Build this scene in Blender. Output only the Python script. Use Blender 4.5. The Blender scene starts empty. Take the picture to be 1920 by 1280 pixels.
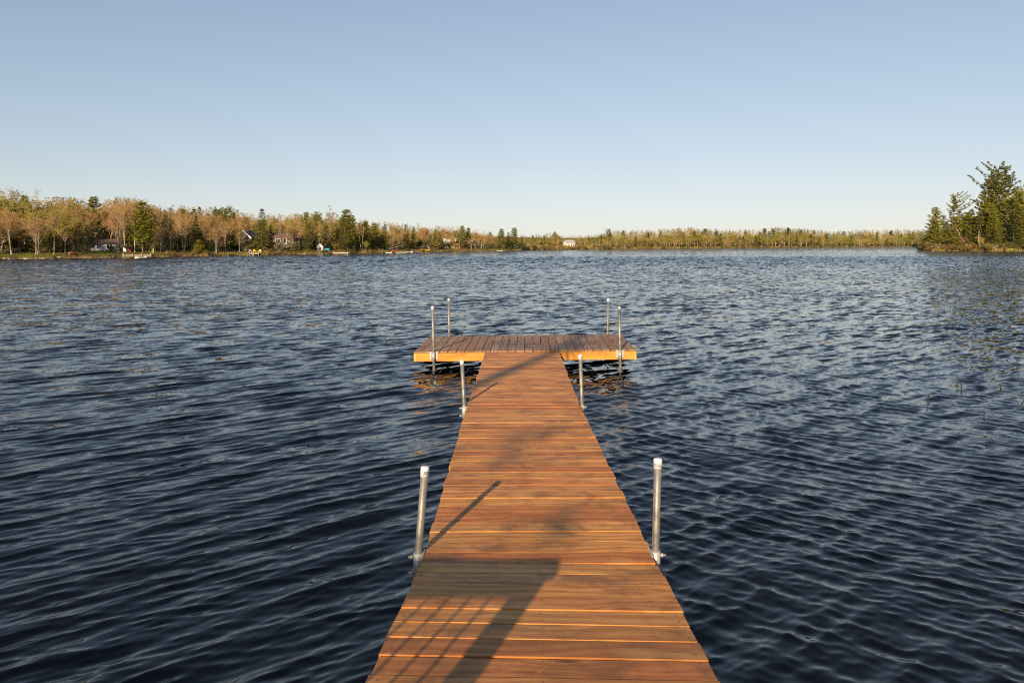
import bpy, math, random
import numpy as np
from mathutils import Vector, Matrix, Euler

rnd = random.Random(7)
scene = bpy.context.scene
col = scene.collection

# ------------------------------------------------------------------ camera
H = 2.087                       # eye above the water, metres
F = 1300.0                      # focal length in pixels of the 1920 wide photograph
HZ = 459.0                      # horizon row of the photograph
cam_d = bpy.data.cameras.new('camera')
cam = bpy.data.objects.new('camera', cam_d)
col.objects.link(cam)
cam.location = (0, 0, H)
cam.rotation_euler = (math.radians(90), 0, 0)
cam_d.sensor_width = 36.0
cam_d.lens = 36.0 * F / 1920.0
cam_d.shift_y = -(640.0 - HZ) / 1920.0
cam_d.clip_start = 0.05
cam_d.clip_end = 20000
scene.camera = cam

# ------------------------------------------------------------------ sky, sun, exposure
SUN_EL = math.radians(21.2)
SUN_AZ = math.radians(180 + 17.0)          # from +Y, clockwise: behind the camera, a little to the left
world = bpy.data.worlds.new('World')
scene.world = world
world.use_nodes = True
wn = world.node_tree
bg = wn.nodes['Background']
sky = wn.nodes.new('ShaderNodeTexSky')
sky.sky_type = 'NISHITA'
sky.sun_disc = False
sky.sun_elevation = SUN_EL
sky.sun_rotation = SUN_AZ
sky.altitude = 50
sky.air_density = 1.0
sky.dust_density = 0.2
sky.ozone_density = 1.0
# the same clear sky with film-like roll-off of its bright band, all round
SKY_K = 0.137
def _w(op, a, b):
    m = wn.nodes.new('ShaderNodeVectorMath'); m.operation = op
    for i, v in enumerate((a, b)):
        if hasattr(v, 'is_output'): wn.links.new(v, m.inputs[i])
        else: m.inputs[i].default_value = v
    return m.outputs[0]
_hs = wn.nodes.new('ShaderNodeHueSaturation'); _hs.inputs['Saturation'].default_value = 0.92
wn.links.new(sky.outputs[0], _hs.inputs['Color'])
_c = _w('MULTIPLY', _hs.outputs[0], (SKY_K,)*3)
_c = _w('DIVIDE', _c, _w('ADD', _c, (1, 1, 1)))
_c = _w('MULTIPLY', _c, (1.39/SKY_K, 1.435/SKY_K, 1.55/SKY_K))
wn.links.new(_c, bg.inputs[0])
bg.inputs[1].default_value = 0.087
sun_d = bpy.data.lights.new('sun', 'SUN')
sun_d.energy = 5.0
sun_d.angle = math.radians(0.53)
sun_d.color = (1.0, 0.80, 0.55)
sun = bpy.data.objects.new('sun', sun_d)
col.objects.link(sun)
LIGHT = Vector((-math.sin(SUN_AZ) * math.cos(SUN_EL), -math.cos(SUN_AZ) * math.cos(SUN_EL), -math.sin(SUN_EL)))
sun.rotation_euler = LIGHT.to_track_quat('-Z', 'Y').to_euler()
sun.location = (-10, -30, 20)
vs = scene.view_settings
vs.view_transform = 'Standard'
vs.look = 'None'
vs.exposure = 0.65
vs.gamma = 1.0
vs.use_curve_mapping = False
scene.render.engine = 'CYCLES'
scene.cycles.use_denoising = False
scene.cycles.filter_width = 1.15
scene.cycles.sample_clamp_indirect = 4.0
scene.cycles.max_bounces = 6
scene.cycles.transparent_max_bounces = 6

# ------------------------------------------------------------------ helpers
def tag(o, label=None, cat=None, group=None, kind=None):
    if label: o['label'] = label
    if cat: o['category'] = cat
    if group: o['group'] = group
    if kind: o['kind'] = kind
    return o

def empty(name, loc, rz=0.0):
    o = bpy.data.objects.new(name, None)
    col.objects.link(o)
    o.location = loc
    o.rotation_euler = (0, 0, rz)
    o.empty_display_size = 0.3
    return o

def link(name, me, parent=None, loc=(0, 0, 0), rot=(0, 0, 0)):
    o = bpy.data.objects.new(name, me)
    col.objects.link(o)
    if parent is not None: o.parent = parent
    o.location = loc
    o.rotation_euler = rot
    return o

class MB:
    """collects boxes, tubes, quads and lofts; build() makes ONE mesh"""
    def __init__(s):
        s.v, s.f, s.m, s.sm = [], [], [], []
    def face(s, idx, mi=0, smooth=False):
        s.f.append(tuple(idx)); s.m.append(mi); s.sm.append(smooth)
    def box(s, x0, x1, y0, y1, z0, z1, mi=0, mat=None):
        b = len(s.v)
        pts = [(x0,y0,z0),(x1,y0,z0),(x1,y1,z0),(x0,y1,z0),(x0,y0,z1),(x1,y0,z1),(x1,y1,z1),(x0,y1,z1)]
        if mat is not None: pts = [tuple(mat @ Vector(p)) for p in pts]
        s.v += pts
        for q in ((0,3,2,1),(4,5,6,7),(0,1,5,4),(1,2,6,5),(2,3,7,6),(3,0,4,7)):
            s.face([b+i for i in q], mi)
        return s
    def tube(s, pts, rads, n=8, mi=0, caps=True, smooth=True):
        pts = [Vector(p) for p in pts]
        base = len(s.v)
        k = len(pts)
        for i, p in enumerate(pts):
            t = (pts[min(i+1,k-1)] - pts[max(i-1,0)])
            if t.length < 1e-9: t = Vector((0,0,1))
            t.normalize()
            a = Vector((1,0,0)) if abs(t.x) < 0.8 else Vector((0,1,0))
            u = t.cross(a).normalized(); w = t.cross(u)
            for j in range(n):
                an = 2*math.pi*j/n
                q = p + (u*math.cos(an) + w*math.sin(an))*rads[i]
                s.v.append((q.x,q.y,q.z))
        for i in range(k-1):
            for j in range(n):
                a0 = base+i*n+j; a1 = base+i*n+(j+1)%n
                s.face((a0, a0+n, a1+n, a1), mi, smooth)
        if caps:
            s.face([base+j for j in range(n)], mi)
            s.face([base+(k-1)*n+j for j in reversed(range(n))], mi)
        return s
    def quad(s, p, u, w, mi=0):
        b = len(s.v)
        for q in (p-u*0.5, p+w*0.5, p+u*0.5, p-w*0.5):
            s.v.append((q.x,q.y,q.z))
        s.face((b,b+1,b+2,b+3), mi)
    def poly(s, pts, mi=0):
        b = len(s.v)
        s.v += [tuple(p) for p in pts]
        s.face(range(b, b+len(pts)), mi)
    def prism(s, prof, x0, x1, mi=0):
        """profile of (y,z) swept along x"""
        b = len(s.v); n = len(prof)
        s.v += [(x0,y,z) for y,z in prof] + [(x1,y,z) for y,z in prof]
        for i in range(n):
            j = (i+1)%n
            s.face((b+i, b+n+i, b+n+j, b+j), mi)
        s.face([b+i for i in range(n)], mi)
        s.face([b+n+i for i in reversed(range(n))], mi)
        return s
    def loft(s, rings, mi=0, smooth=True, caps=True, closed=True):
        b = len(s.v); n = len(rings[0])
        for r in rings: s.v += [tuple(p) for p in r]
        for i in range(len(rings)-1):
            for j in range(n if closed else n-1):
                a0 = b+i*n+j; a1 = b+i*n+(j+1)%n
                s.face((a0,a1,a1+n,a0+n), mi, smooth)
        if caps:
            s.face([b+j for j in reversed(range(n))], mi)
            s.face([b+(len(rings)-1)*n+j for j in range(n)], mi)
        return s
    def mesh(s, name, mats):
        me = bpy.data.meshes.new(name)
        me.from_pydata(s.v, [], s.f)
        for m in (mats if isinstance(mats, (list,tuple)) else [mats]): me.materials.append(m)
        me.polygons.foreach_set('material_index', s.m)
        me.polygons.foreach_set('use_smooth', s.sm)
        me.update()
        return me
    def build(s, name, mats, parent=None, loc=(0,0,0), rot=(0,0,0)):
        return link(name, s.mesh(name, mats), parent, loc, rot)

# ------------------------------------------------------------------ materials
class NT:
    def __init__(s, name):
        s.mat = bpy.data.materials.new(name)
        s.mat.use_nodes = True
        s.t = s.mat.node_tree
        s.bsdf = s.t.nodes['Principled BSDF']
    def n(s, typ, **kw):
        nd = s.t.nodes.new(typ)
        for k, v in kw.items(): setattr(nd, k, v)
        return nd
    def l(s, a, b): s.t.links.new(a, b)
    def val(s, inp, v):
        if hasattr(v, 'is_output'): s.l(v, inp)
        else: inp.default_value = v
    def math(s, op, a, b=0.0, c=None, clamp=False):
        m = s.n('ShaderNodeMath', operation=op); m.use_clamp = clamp
        s.val(m.inputs[0], a); s.val(m.inputs[1], b)
        if c is not None: s.val(m.inputs[2], c)
        return m.outputs[0]
    def vmath(s, op, a, b=(0,0,0)):
        m = s.n('ShaderNodeVectorMath', operation=op)
        s.val(m.inputs[0], a)
        if op == 'SCALE': s.val(m.inputs[3], b)
        else: s.val(m.inputs[1], b)
        return m.outputs[0]
    def noise(s, vec, scale, detail=3.0, rough=0.5, dist=0.0, color=False):
        m = s.n('ShaderNodeTexNoise')
        s.l(vec, m.inputs['Vector'])
        m.inputs['Scale'].default_value = scale
        m.inputs['Detail'].default_value = detail
        m.inputs['Roughness'].default_value = rough
        m.inputs['Distortion'].default_value = dist
        return m.outputs['Color'] if color else m.outputs['Fac']
    def map(s, vec, scale=(1,1,1), rot=(0,0,0), loc=(0,0,0)):
        m = s.n('ShaderNodeMapping')
        s.l(vec, m.inputs['Vector'])
        m.inputs['Scale'].default_value = scale
        m.inputs['Rotation'].default_value = rot
        m.inputs['Location'].default_value = loc
        return m.outputs[0]
    def ramp(s, fac, stops):
        m = s.n('ShaderNodeValToRGB')
        s.val(m.inputs[0], fac)
        e = m.color_ramp.elements
        while len(e) < len(stops): e.new(0.5)
        for el, (p, c) in zip(e, stops):
            el.position = p
            el.color = (c[0], c[1], c[2], 1) if isinstance(c, (tuple, list)) else (c, c, c, 1)
        return m.outputs[0]
    def mix(s, fac, a, b, blend='MIX'):
        m = s.n('ShaderNodeMix', data_type='RGBA', blend_type=blend)
        s.val(m.inputs[0], fac)
        for inp, v in ((m.inputs[6], a), (m.inputs[7], b)):
            if hasattr(v, 'is_output'): s.l(v, inp)
            else: inp.default_value = (v[0], v[1], v[2], 1)
        return m.outputs[2]
    def set(s, **kw):
        for k, v in kw.items():
            inp = s.bsdf.inputs[k]
            if hasattr(v, 'is_output'): s.l(v, inp)
            elif isinstance(v, (tuple, list)) and len(v) == 3: inp.default_value = (v[0], v[1], v[2], 1)
            else: inp.default_value = v

def plain(name, c, rough=0.6, metal=0.0, var=0.15, scale=3.0):
    g = NT(name)
    co = g.n('ShaderNodeTexCoord').outputs['Object']
    f = g.noise(co, scale, 4)
    d = tuple(x*(1-var) for x in c); b = tuple(min(1, x*(1+var)) for x in c)
    g.set(**{'Base Color': g.ramp(f, [(0.3, d), (0.7, b)]), 'Roughness': rough, 'Metallic': metal})
    return g.mat

def wood(name, dark, mid, light, pale, stain_amt=0.5, along='x', spec=0.35):
    """boards: grain along the object's x axis (or y), every object its own tone and grain"""
    g = NT(name)
    co = g.n('ShaderNodeTexCoord').outputs['Object']
    oi = g.n('ShaderNodeObjectInfo')
    r = oi.outputs['Random']
    off = g.n('ShaderNodeCombineXYZ')
    g.l(g.math('MULTIPLY', r, 37.0), off.inputs[0]); g.l(g.math('MULTIPLY', r, 91.0), off.inputs[1]); g.l(g.math('MULTIPLY', r, 53.0), off.inputs[2])
    p = g.vmath('ADD', co, off.outputs[0])
    long_s = (1, 11, 11) if along == 'x' else (11, 1, 11)
    # knots bend the grain
    kn = g.n('ShaderNodeTexVoronoi'); kn.feature = 'F1'
    g.l(g.map(p, (1.5, 5.5, 0.01) if along == 'x' else (5.5, 1.5, 0.01)), kn.inputs['Vector']); kn.inputs['Scale'].default_value = 1.0
    kd = kn.outputs['Distance']
    bend = g.math('MULTIPLY', g.ramp(kd, [(0.0, 1.0), (0.28, 0.0)]), 0.10)
    sh = g.n('ShaderNodeCombineXYZ')
    g.l(bend, sh.inputs[1 if along == 'x' else 0])
    p2 = g.vmath('ADD', p, sh.outputs[0])
    wig = g.noise(g.map(p, (1.1, 2.5, 1)), 1.6, 2, color=True)
    p3 = g.vmath('ADD', p2, g.vmath('SCALE', wig, 0.05))
    grain = g.noise(g.map(p3, long_s), 2.2, 5, 0.6, 0.3)
    fine = g.noise(g.map(p3, tuple(v*4 if v > 2 else v*1.5 for v in long_s)), 3.0, 4, 0.65)
    rings = g.n('ShaderNodeTexWave'); rings.wave_type = 'BANDS'; rings.bands_direction = 'Y' if along == 'x' else 'X'
    g.l(g.map(p3, (0.35, 1, 1) if along == 'x' else (1, 0.35, 1)), rings.inputs['Vector'])
    rings.inputs['Scale'].default_value = 5.0; rings.inputs['Distortion'].default_value = 9.0
    rings.inputs['Detail'].default_value = 2.0; rings.inputs['Detail Scale'].default_value = 0.8
    f = g.math('ADD', g.math('MULTIPLY', grain, 0.56), g.math('ADD', g.math('MULTIPLY', rings.outputs['Fac'], 0.22), g.math('MULTIPLY', fine, 0.22)))
    c = g.ramp(f, [(0.20, dark), (0.44, mid), (0.68, light), (0.95, pale)])
    # each board its own tone
    tone = g.ramp(g.math('FRACT', g.math('MULTIPLY', r, 17.31)), [(0.0, (0.70, 0.58, 0.52)), (0.25, (0.96, 0.82, 0.74)), (0.6, (1.0, 1.0, 1.0)), (1.0, (1.09, 1.17, 1.2))])
    c = g.mix(1.0, c, tone, 'MULTIPLY')
    # weather blotches and water spots
    bl = g.noise(p, 3.1, 5, 0.62, 0.6)
    c = g.mix(g.math('MULTIPLY', g.ramp(bl, [(0.47, 0.0), (0.66, 1.0)]), stain_amt), c, tuple(x*0.42 for x in mid))
    bl2 = g.noise(g.map(p, (0.9, 2.4, 1)), 2.3, 3, 0.5)
    c = g.mix(g.math('MULTIPLY', g.ramp(bl2, [(0.60, 0.0), (0.72, 1.0)]), 0.30), c, pale)
    # short dark flecks along the grain
    fl = g.noise(g.map(p3, (5.5, 26, 8) if along == 'x' else (26, 5.5, 8)), 1.7, 2, 0.5, 0.4)
    c = g.mix(g.math('MULTIPLY', g.ramp(fl, [(0.655, 0.0), (0.72, 1.0)]), 0.55), c, tuple(x*0.5 for x in dark))
    # knots
    core = g.ramp(kd, [(0.035, 1.0), (0.085, 0.0)])
    c = g.mix(g.math('MULTIPLY', core, 0.72), c, tuple(x*0.22 for x in dark))
    bmp = g.n('ShaderNodeBump')
    bmp.inputs['Strength'].default_value = 0.35; bmp.inputs['Distance'].default_value = 0.002
    g.l(f, bmp.inputs['Height'])
    g.set(**{'Base Color': c, 'Roughness': g.ramp(f, [(0.3, 0.62), (0.7, 0.48)]), 'Specular IOR Level': spec, 'Normal': bmp.outputs[0]})
    return g.mat

M = {}
M['walk'] = wood('stained_walkway_wood', (0.27, 0.094, 0.020), (0.435, 0.162, 0.031), (0.56, 0.240, 0.049), (0.64, 0.355, 0.115), 0.78)
M['plat'] = wood('shade_muted_platform_wood', (0.13, 0.066, 0.034), (0.245, 0.138, 0.074), (0.33, 0.20, 0.115), (0.40, 0.275, 0.17), 0.6, along='y', spec=0.18)  # grey-brown base colour carries part of the soft tree shade on the platform
M['fascia'] = wood('fresh_fascia_wood', (0.36, 0.13, 0.018), (0.58, 0.275, 0.032), (0.66, 0.345, 0.05), (0.70, 0.42, 0.10), 0.25)
M['joist'] = wood('underside_wood', (0.10, 0.045, 0.02), (0.18, 0.08, 0.035), (0.24, 0.11, 0.05), (0.28, 0.15, 0.08), 0.4, along='y')
M['landing'] = wood('landing_wood', (0.16, 0.055, 0.02), (0.30, 0.11, 0.04), (0.38, 0.16, 0.06), (0.45, 0.22, 0.1), 0.4)

def galvanised():
    g = NT('galvanised_steel')
    co = g.n('ShaderNodeTexCoord').outputs['Object']
    a = g.noise(g.map(co, (1, 1, 0.5)), 26, 4, 0.6)
    b = g.noise(co, 7, 3)
    f = g.math('ADD', g.math('MULTIPLY', a, 0.6), g.math('MULTIPLY', b, 0.4))
    c = g.ramp(f, [(0.32, (0.105, 0.098, 0.082)), (0.5, (0.215, 0.20, 0.17)), (0.68, (0.33, 0.31, 0.27))])
    g.set(**{'Base Color': c, 'Roughness': g.ramp(a, [(0.3, 0.62), (0.7, 0.42)]), 'Metallic': 0.45, 'Specular IOR Level': 0.5})
    return g.mat
M['steel'] = galvanised()
M['bright_steel'] = plain('bright_zinc', (0.42, 0.395, 0.35), 0.48, 0.4, 0.12, 20)
M['cap'] = plain('white_vinyl_cap', (0.60, 0.59, 0.585), 0.5, 0, 0.05, 20)
M['screw'] = plain('tan_deck_screws', (0.16, 0.11, 0.07), 0.5, 0.5, 0.2, 40)
M['ink'] = plain('dark_print', (0.055, 0.04, 0.06), 0.6, 0, 0.2, 40)
M['rust_ink'] = plain('brown_stencil_print', (0.10, 0.045, 0.035), 0.7, 0, 0.4, 60)
M['white_paint'] = plain('white_paint', (0.66, 0.64, 0.61), 0.5, 0, 0.06)
M['white_roof'] = plain('pale_metal_roof', (0.62, 0.60, 0.57), 0.5, 0, 0.08)
M['grey_roof'] = plain('weathered_grey_roof', (0.38, 0.345, 0.31), 0.7, 0, 0.15)
M['grey_wall'] = plain('dark_grey_siding', (0.085, 0.085, 0.09), 0.7, 0, 0.1)
M['taupe_wall'] = plain('taupe_siding', (0.22, 0.18, 0.145), 0.7, 0, 0.1)
M['brown_roof'] = plain('brown_shingle_roof', (0.16, 0.095, 0.065), 0.8, 0, 0.25, 8)
M['dark_roof'] = plain('dark_shingle_roof', (0.045, 0.045, 0.05), 0.8, 0, 0.25, 8)
M['glass'] = plain('dark_window_glass', (0.012, 0.014, 0.018), 0.08, 0, 0.1)
M['yellow'] = plain('yellow_paint', (0.72, 0.47, 0.03), 0.5, 0, 0.06)
M['ochre_wall'] = plain('ochre_siding', (0.58, 0.32, 0.05), 0.6, 0, 0.08)
M['orange'] = plain('orange_plastic', (0.60, 0.19, 0.03), 0.4, 0, 0.06)
M['red'] = plain('red_plastic', (0.48, 0.06, 0.045), 0.4, 0, 0.06)
M['lime'] = plain('lime_plastic', (0.36, 0.62, 0.03), 0.35, 0, 0.06)
M['turquoise'] = plain('turquoise_fabric', (0.04, 0.42, 0.52), 0.6, 0, 0.1)
M['lilac'] = plain('lilac_paint', (0.34, 0.26, 0.42), 0.6, 0, 0.08)
M['grey_wood'] = wood('bleached_dock_wood', (0.22, 0.17, 0.12), (0.38, 0.30, 0.22), (0.48, 0.40, 0.30), (0.58, 0.50, 0.40), 0.3)
M['rock'] = plain('shore_rock', (0.30, 0.255, 0.21), 0.85, 0, 0.35, 2.5)
M['drift'] = plain('bleached_driftwood', (0.30, 0.24, 0.18), 0.8, 0, 0.2, 6)

def bark(name, a, b, scale=14):
    g = NT(name)
    co = g.n('ShaderNodeTexCoord').outputs['Object']
    f = g.noise(g.map(co, (1, 1, 0.22)), scale*3, 4, 0.6)
    g.set(**{'Base Color': g.ramp(f, [(0.35, a), (0.65, b)]), 'Roughness': 0.9, 'Specular IOR Level': 0.15})
    return g.mat
M['bark_grey'] = bark('grey_bark', (0.22, 0.165, 0.12), (0.46, 0.36, 0.27))
M['bark_pine'] = bark('pine_bark', (0.085, 0.06, 0.045), (0.20, 0.145, 0.10))
M['twig'] = bark('sunlit_twigs', (0.36, 0.205, 0.105), (0.54, 0.345, 0.19))
M['bark_birch'] = bark('pale_birch_bark', (0.36, 0.28, 0.20), (0.62, 0.52, 0.40))

def leaf(name, c0, c1, c2, trans=0.25, jitter=0.5):
    """crown faces: tone varies leaf by leaf and tree by tree"""
    g = NT(name)
    geo = g.n('ShaderNodeNewGeometry')
    oi = g.n('ShaderNodeObjectInfo')
    f = g.math('ADD', g.math('MULTIPLY', geo.outputs['Random Per Island'], jitter), g.math('MULTIPLY', oi.outputs['Random'], 1 - jitter))
    c = g.ramp(f, [(0.05, c0), (0.5, c1), (0.95, c2)])
    t = g.n('ShaderNodeBsdfTranslucent'); g.l(c, t.inputs[0])
    mx = g.n('ShaderNodeMixShader'); mx.inputs[0].default_value = trans
    g.set(**{'Base Color': c, 'Roughness': 0.75, 'Specular IOR Level': 0.2})
    out = g.t.nodes['Material Output']
    g.l(g.bsdf.outputs[0], mx.inputs[1]); g.l(t.outputs[0], mx.inputs[2]); g.l(mx.outputs[0], out.inputs[0])
    return g.mat
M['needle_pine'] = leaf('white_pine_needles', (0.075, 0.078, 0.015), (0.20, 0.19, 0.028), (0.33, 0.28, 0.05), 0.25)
M['needle_bright'] = leaf('bright_pine_needles', (0.11, 0.115, 0.015), (0.25, 0.24, 0.026), (0.37, 0.33, 0.045), 0.3)  # needle colour of the brighter, yellow-green pines
M['needle_spruce'] = leaf('spruce_needles', (0.045, 0.05, 0.014), (0.12, 0.115, 0.024), (0.21, 0.18, 0.04), 0.2)
M['needle_dark'] = leaf('dark_fir_needles', (0.018, 0.026, 0.012), (0.045, 0.055, 0.017), (0.085, 0.09, 0.026), 0.10)
M['bud_red'] = leaf('red_maple_buds', (0.29, 0.145, 0.042), (0.44, 0.26, 0.07), (0.53, 0.37, 0.105), 0.3)
M['bud_gold'] = leaf('golden_buds', (0.32, 0.21, 0.05), (0.46, 0.31, 0.075), (0.54, 0.40, 0.11), 0.3)
M['leaf_spring'] = leaf('spring_leaves', (0.17, 0.175, 0.02), (0.29, 0.28, 0.03), (0.40, 0.36, 0.05), 0.35)
M['leaf_bush'] = leaf('shore_bush_leaves', (0.06, 0.065, 0.015), (0.13, 0.115, 0.026), (0.24, 0.165, 0.045), 0.2)
M['leaf_rust'] = leaf('rusty_shrub_twigs', (0.13, 0.078, 0.022), (0.23, 0.15, 0.042), (0.32, 0.225, 0.07), 0.2)
M['straw'] = leaf('shore_grass_blades', (0.14, 0.12, 0.022), (0.26, 0.19, 0.05), (0.36, 0.25, 0.085), 0.2)
M['lawn'] = leaf('lawn_blades', (0.10, 0.125, 0.012), (0.19, 0.20, 0.02), (0.29, 0.27, 0.035), 0.3)
M['reed_green'] = leaf('reed_stalk', (0.02, 0.018, 0.008), (0.035, 0.03, 0.01), (0.05, 0.045, 0.015), 0.05)

def water_mat():
    g = NT('lake_water')
    co = g.n('ShaderNodeTexCoord').outputs['Object']
    at = g.n('ShaderNodeAttribute'); at.attribute_name = 'unresolved'
    lod = at.outputs['Fac']
    geo = g.n('ShaderNodeNewGeometry')
    gust = g.noise(g.map(co, (0.045, 0.09, 1), (0, 0, 0.5)), 1.0, 3, 0.55)
    gs = g.ramp(gust, [(0.33, 0.8), (0.66, 1.15)])
    def slope(sx, sy, ang, scale, det):
        c = g.noise(g.map(g.map(co, (1, 1, 1), (0, 0, ang)), (sx, sy, 1)), scale, det, 0.6, 0.2, color=True)
        return g.vmath('SUBTRACT', c, (0.5, 0.5, 0.5))
    # capillary ripples everywhere
    s0 = g.vmath('SCALE', slope(0.5, 1.0, -0.65, 15.0, 2.0), g.math('MULTIPLY', gs, 0.20))
    # waves that the sheet is too coarse to carry farther out
    s1 = slope(0.38, 1.0, -0.6, 5.0, 2.0)
    s2 = slope(0.35, 1.0, -0.5, 0.7, 3.0)
    s3 = slope(0.25, 1.0, -0.3, 0.16, 3.0)
    far = g.vmath('ADD', g.vmath('SCALE', s1, 2.3), g.vmath('ADD', g.vmath('SCALE', s2, 0.45), g.vmath('SCALE', s3, 0.2)))
    far = g.vmath('SCALE', far, g.math('MULTIPLY', lod, gs))
    nrm = g.vmath('ADD', geo.outputs['Normal'], g.vmath('MULTIPLY', g.vmath('ADD', s0, far), (1, 1, 0)))
    nrm = g.vmath('NORMALIZE', nrm)
    tint = g.noise(g.map(co, (0.3, 0.5, 1)), 0.6, 3)
    c = g.ramp(tint, [(0.35, (0.0004, 0.0009, 0.0022)), (0.65, (0.0016, 0.0011, 0.0013))])
    g.set(**{'Base Color': c, 'Roughness': 0.05, 'IOR': 1.333, 'Normal': nrm})
    return g.mat
M['water'] = water_mat()

def ground_mat():
    g = NT('shore_ground')
    co = g.n('ShaderNodeTexCoord').outputs['Object']
    big = g.noise(co, 0.06, 4, 0.6)
    fine = g.noise(co, 1.4, 5, 0.65)
    sep = g.n('ShaderNodeSeparateXYZ'); g.l(co, sep.inputs[0])
    lawn = g.ramp(fine, [(0.3, (0.065, 0.095, 0.012)), (0.55, (0.13, 0.155, 0.018)), (0.75, (0.20, 0.20, 0.035))])
    litter = g.ramp(fine, [(0.3, (0.06, 0.038, 0.018)), (0.6, (0.13, 0.08, 0.035)), (0.8, (0.20, 0.135, 0.06))])
    c = g.mix(g.ramp(big, [(0.42, 0.0), (0.56, 1.0)]), lawn, litter)
    bank = g.ramp(fine, [(0.3, (0.10, 0.065, 0.032)), (0.55, (0.22, 0.15, 0.075)), (0.8, (0.34, 0.26, 0.15))])
    zz = g.math('ADD', sep.outputs[2], g.math('MULTIPLY', g.math('SUBTRACT', fine, 0.5), 0.5))
    c = g.mix(g.ramp(zz, [(0.16, 1.0), (0.36, 0.0)]), c, bank)
    c = g.mix(g.ramp(sep.outputs[2], [(0.0, 1.0), (0.10, 0.0)]), c, (0.045, 0.032, 0.02))
    g.set(**{'Base Color': c, 'Roughness': 0.95, 'Specular IOR Level': 0.1})
    return g.mat
M['ground'] = ground_mat()

# ------------------------------------------------------------------ the shoreline: distance along the view for a bearing given as a column of the photograph
SHORE = [(-3000, 20), (-1400, 45), (-400, 70), (-100, 86), (0, 96), (100, 101), (200, 107), (330, 118), (420, 128), (500, 138), (600, 152),
         (640, 158), (700, 172), (760, 188), (800, 200), (860, 215), (900, 226), (950, 238), (978, 246), (984, 258), (1000, 268), (1060, 287),
         (1130, 305), (1200, 330), (1340, 400), (1500, 500), (1600, 600), (1700, 740), (1716, 765), (1721, 268), (1724, 240), (1735, 232), (1760, 226),
         (1800, 221), (1920, 214), (2100, 200), (2400, 150), (3300, 60), (5000, 20)]
_sp = np.array([p for p, d in SHORE], float); _sd = np.array([d for p, d in SHORE], float)
def shore(px): return float(np.interp(px, _sp, _sd))
def wob(px): return 1.0 + 0.008*np.sin(px*0.06) + 0.004*np.sin(px*0.17+1.3) + 0.0012*np.sin(px*0.61+0.4)
def land_z(t, px=0.0):
    """height of the land t metres behind the waterline"""
    return np.interp(t, [-60, -6, -0.6, 0.0, 1.2, 3.0, 12, 30, 60, 140, 400, 3000], [-1.6, -1.0, -0.22, -0.02, 0.34, 0.55, 0.9, 1.5, 3.2, 6.0, 9, 14])
def at(px, t):
    """point on the land: column px of the photograph, t metres behind the waterline"""
    d = shore(px)*float(wob(px)) + t
    return Vector(((px - 960)/F*d, d, float(land_z(t))))
def on_water(px, y, z=0.0):
    d = (H - z)*F/(y - HZ)
    return Vector(((px - 960)/F*d, d, z))

# ------------------------------------------------------------------ ground
def build_ground():
    us = np.concatenate([np.linspace(-3000, -150, 40, endpoint=False), np.linspace(-150, 1700, 620, endpoint=False),
                         np.linspace(1700, 1740, 40, endpoint=False), np.linspace(1740, 2100, 100, endpoint=False), np.linspace(2100, 5000, 40)])
    ts = np.array([-60, -20, -6, -2, -0.6, 0, 0.5, 1.2, 2, 3, 6, 12, 20, 30, 60, 140, 400, 1500, 6000])
    R = np.interp(us, _sp, _sd)*wob(us)
    D = R[:, None] + ts[None, :]
    D = np.maximum(D, 1.0*R[:, None]*0.3)
    Z = np.tile(land_z(ts)[None, :], (len(us), 1))
    nz = np.sin(us[:, None]*0.31 + ts[None, :]*0.7) + np.sin(us[:, None]*0.13 - ts[None, :]*0.33)
    Z = Z + nz*0.05*np.clip(ts[None, :]/3, 0, 1)
    X = (us[:, None] - 960)/F*D
    P = np.stack([X, D, Z], -1).reshape(-1, 3)
    nu, nt = len(us), len(ts)
    i, j = np.meshgrid(np.arange(nu-1), np.arange(nt-1), indexing='ij')
    a = (i*nt + j).ravel()
    Q = np.stack([a, a+nt, a+nt+1, a+1], -1)
    # the near bank behind and beside the landing
    gx = np.concatenate([[-3000, -400, -60], np.linspace(-30, 30, 61), [60, 400, 3000]])
    gy = np.concatenate([[-4000, -500, -100, -40], np.linspace(-20, 1.4, 44)])
    GX, GY = np.meshgrid(gx, gy, indexing='ij')
    edge = -0.1 + 0.35*np.sin(GX*0.7) + 0.2*np.sin(GX*1.9+1) - 0.02*np.abs(GX)
    GZ = np.interp(edge - GY, [-1.5, 0, 0.5, 2, 6, 20, 100, 4000], [-0.6, -0.05, 0.2, 0.5, 0.8, 1.6, 3, 8])
    P2 = np.stack([GX, GY, GZ], -1).reshape(-1, 3)
    n1, n2 = len(gx), len(gy)
    i, j = np.meshgrid(np.arange(n1-1), np.arange(n2-1), indexing='ij')
    a = (i*n2 + j).ravel() + len(P)
    Q2 = np.stack([a, a+n2, a+n2+1, a+1], -1)
    return grid_mesh('ground', np.concatenate([P, P2]), np.concatenate([Q, Q2]), M['ground'])

def grid_mesh(name, P, Q, mat, attr=None):
    me = bpy.data.meshes.new(name)
    me.vertices.add(len(P)); me.vertices.foreach_set('co', P.astype(np.float32).ravel())
    nq = len(Q)
    me.loops.add(nq*4); me.loops.foreach_set('vertex_index', Q.astype(np.int32).ravel())
    me.polygons.add(nq)
    me.polygons.foreach_set('loop_start', np.arange(0, nq*4, 4, dtype=np.int32))
    me.polygons.foreach_set('use_smooth', np.ones(nq, dtype=bool))
    me.materials.append(mat)
    if attr is not None:
        a = me.attributes.new(attr[0], 'FLOAT', 'POINT')
        a.data.foreach_set('value', attr[1].astype(np.float32).ravel())
    me.update(); me.validate()
    return link(name, me)

g = build_ground()
tag(g, 'low wooded shore of lawn and leaf litter around the lake', kind='structure')

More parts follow.
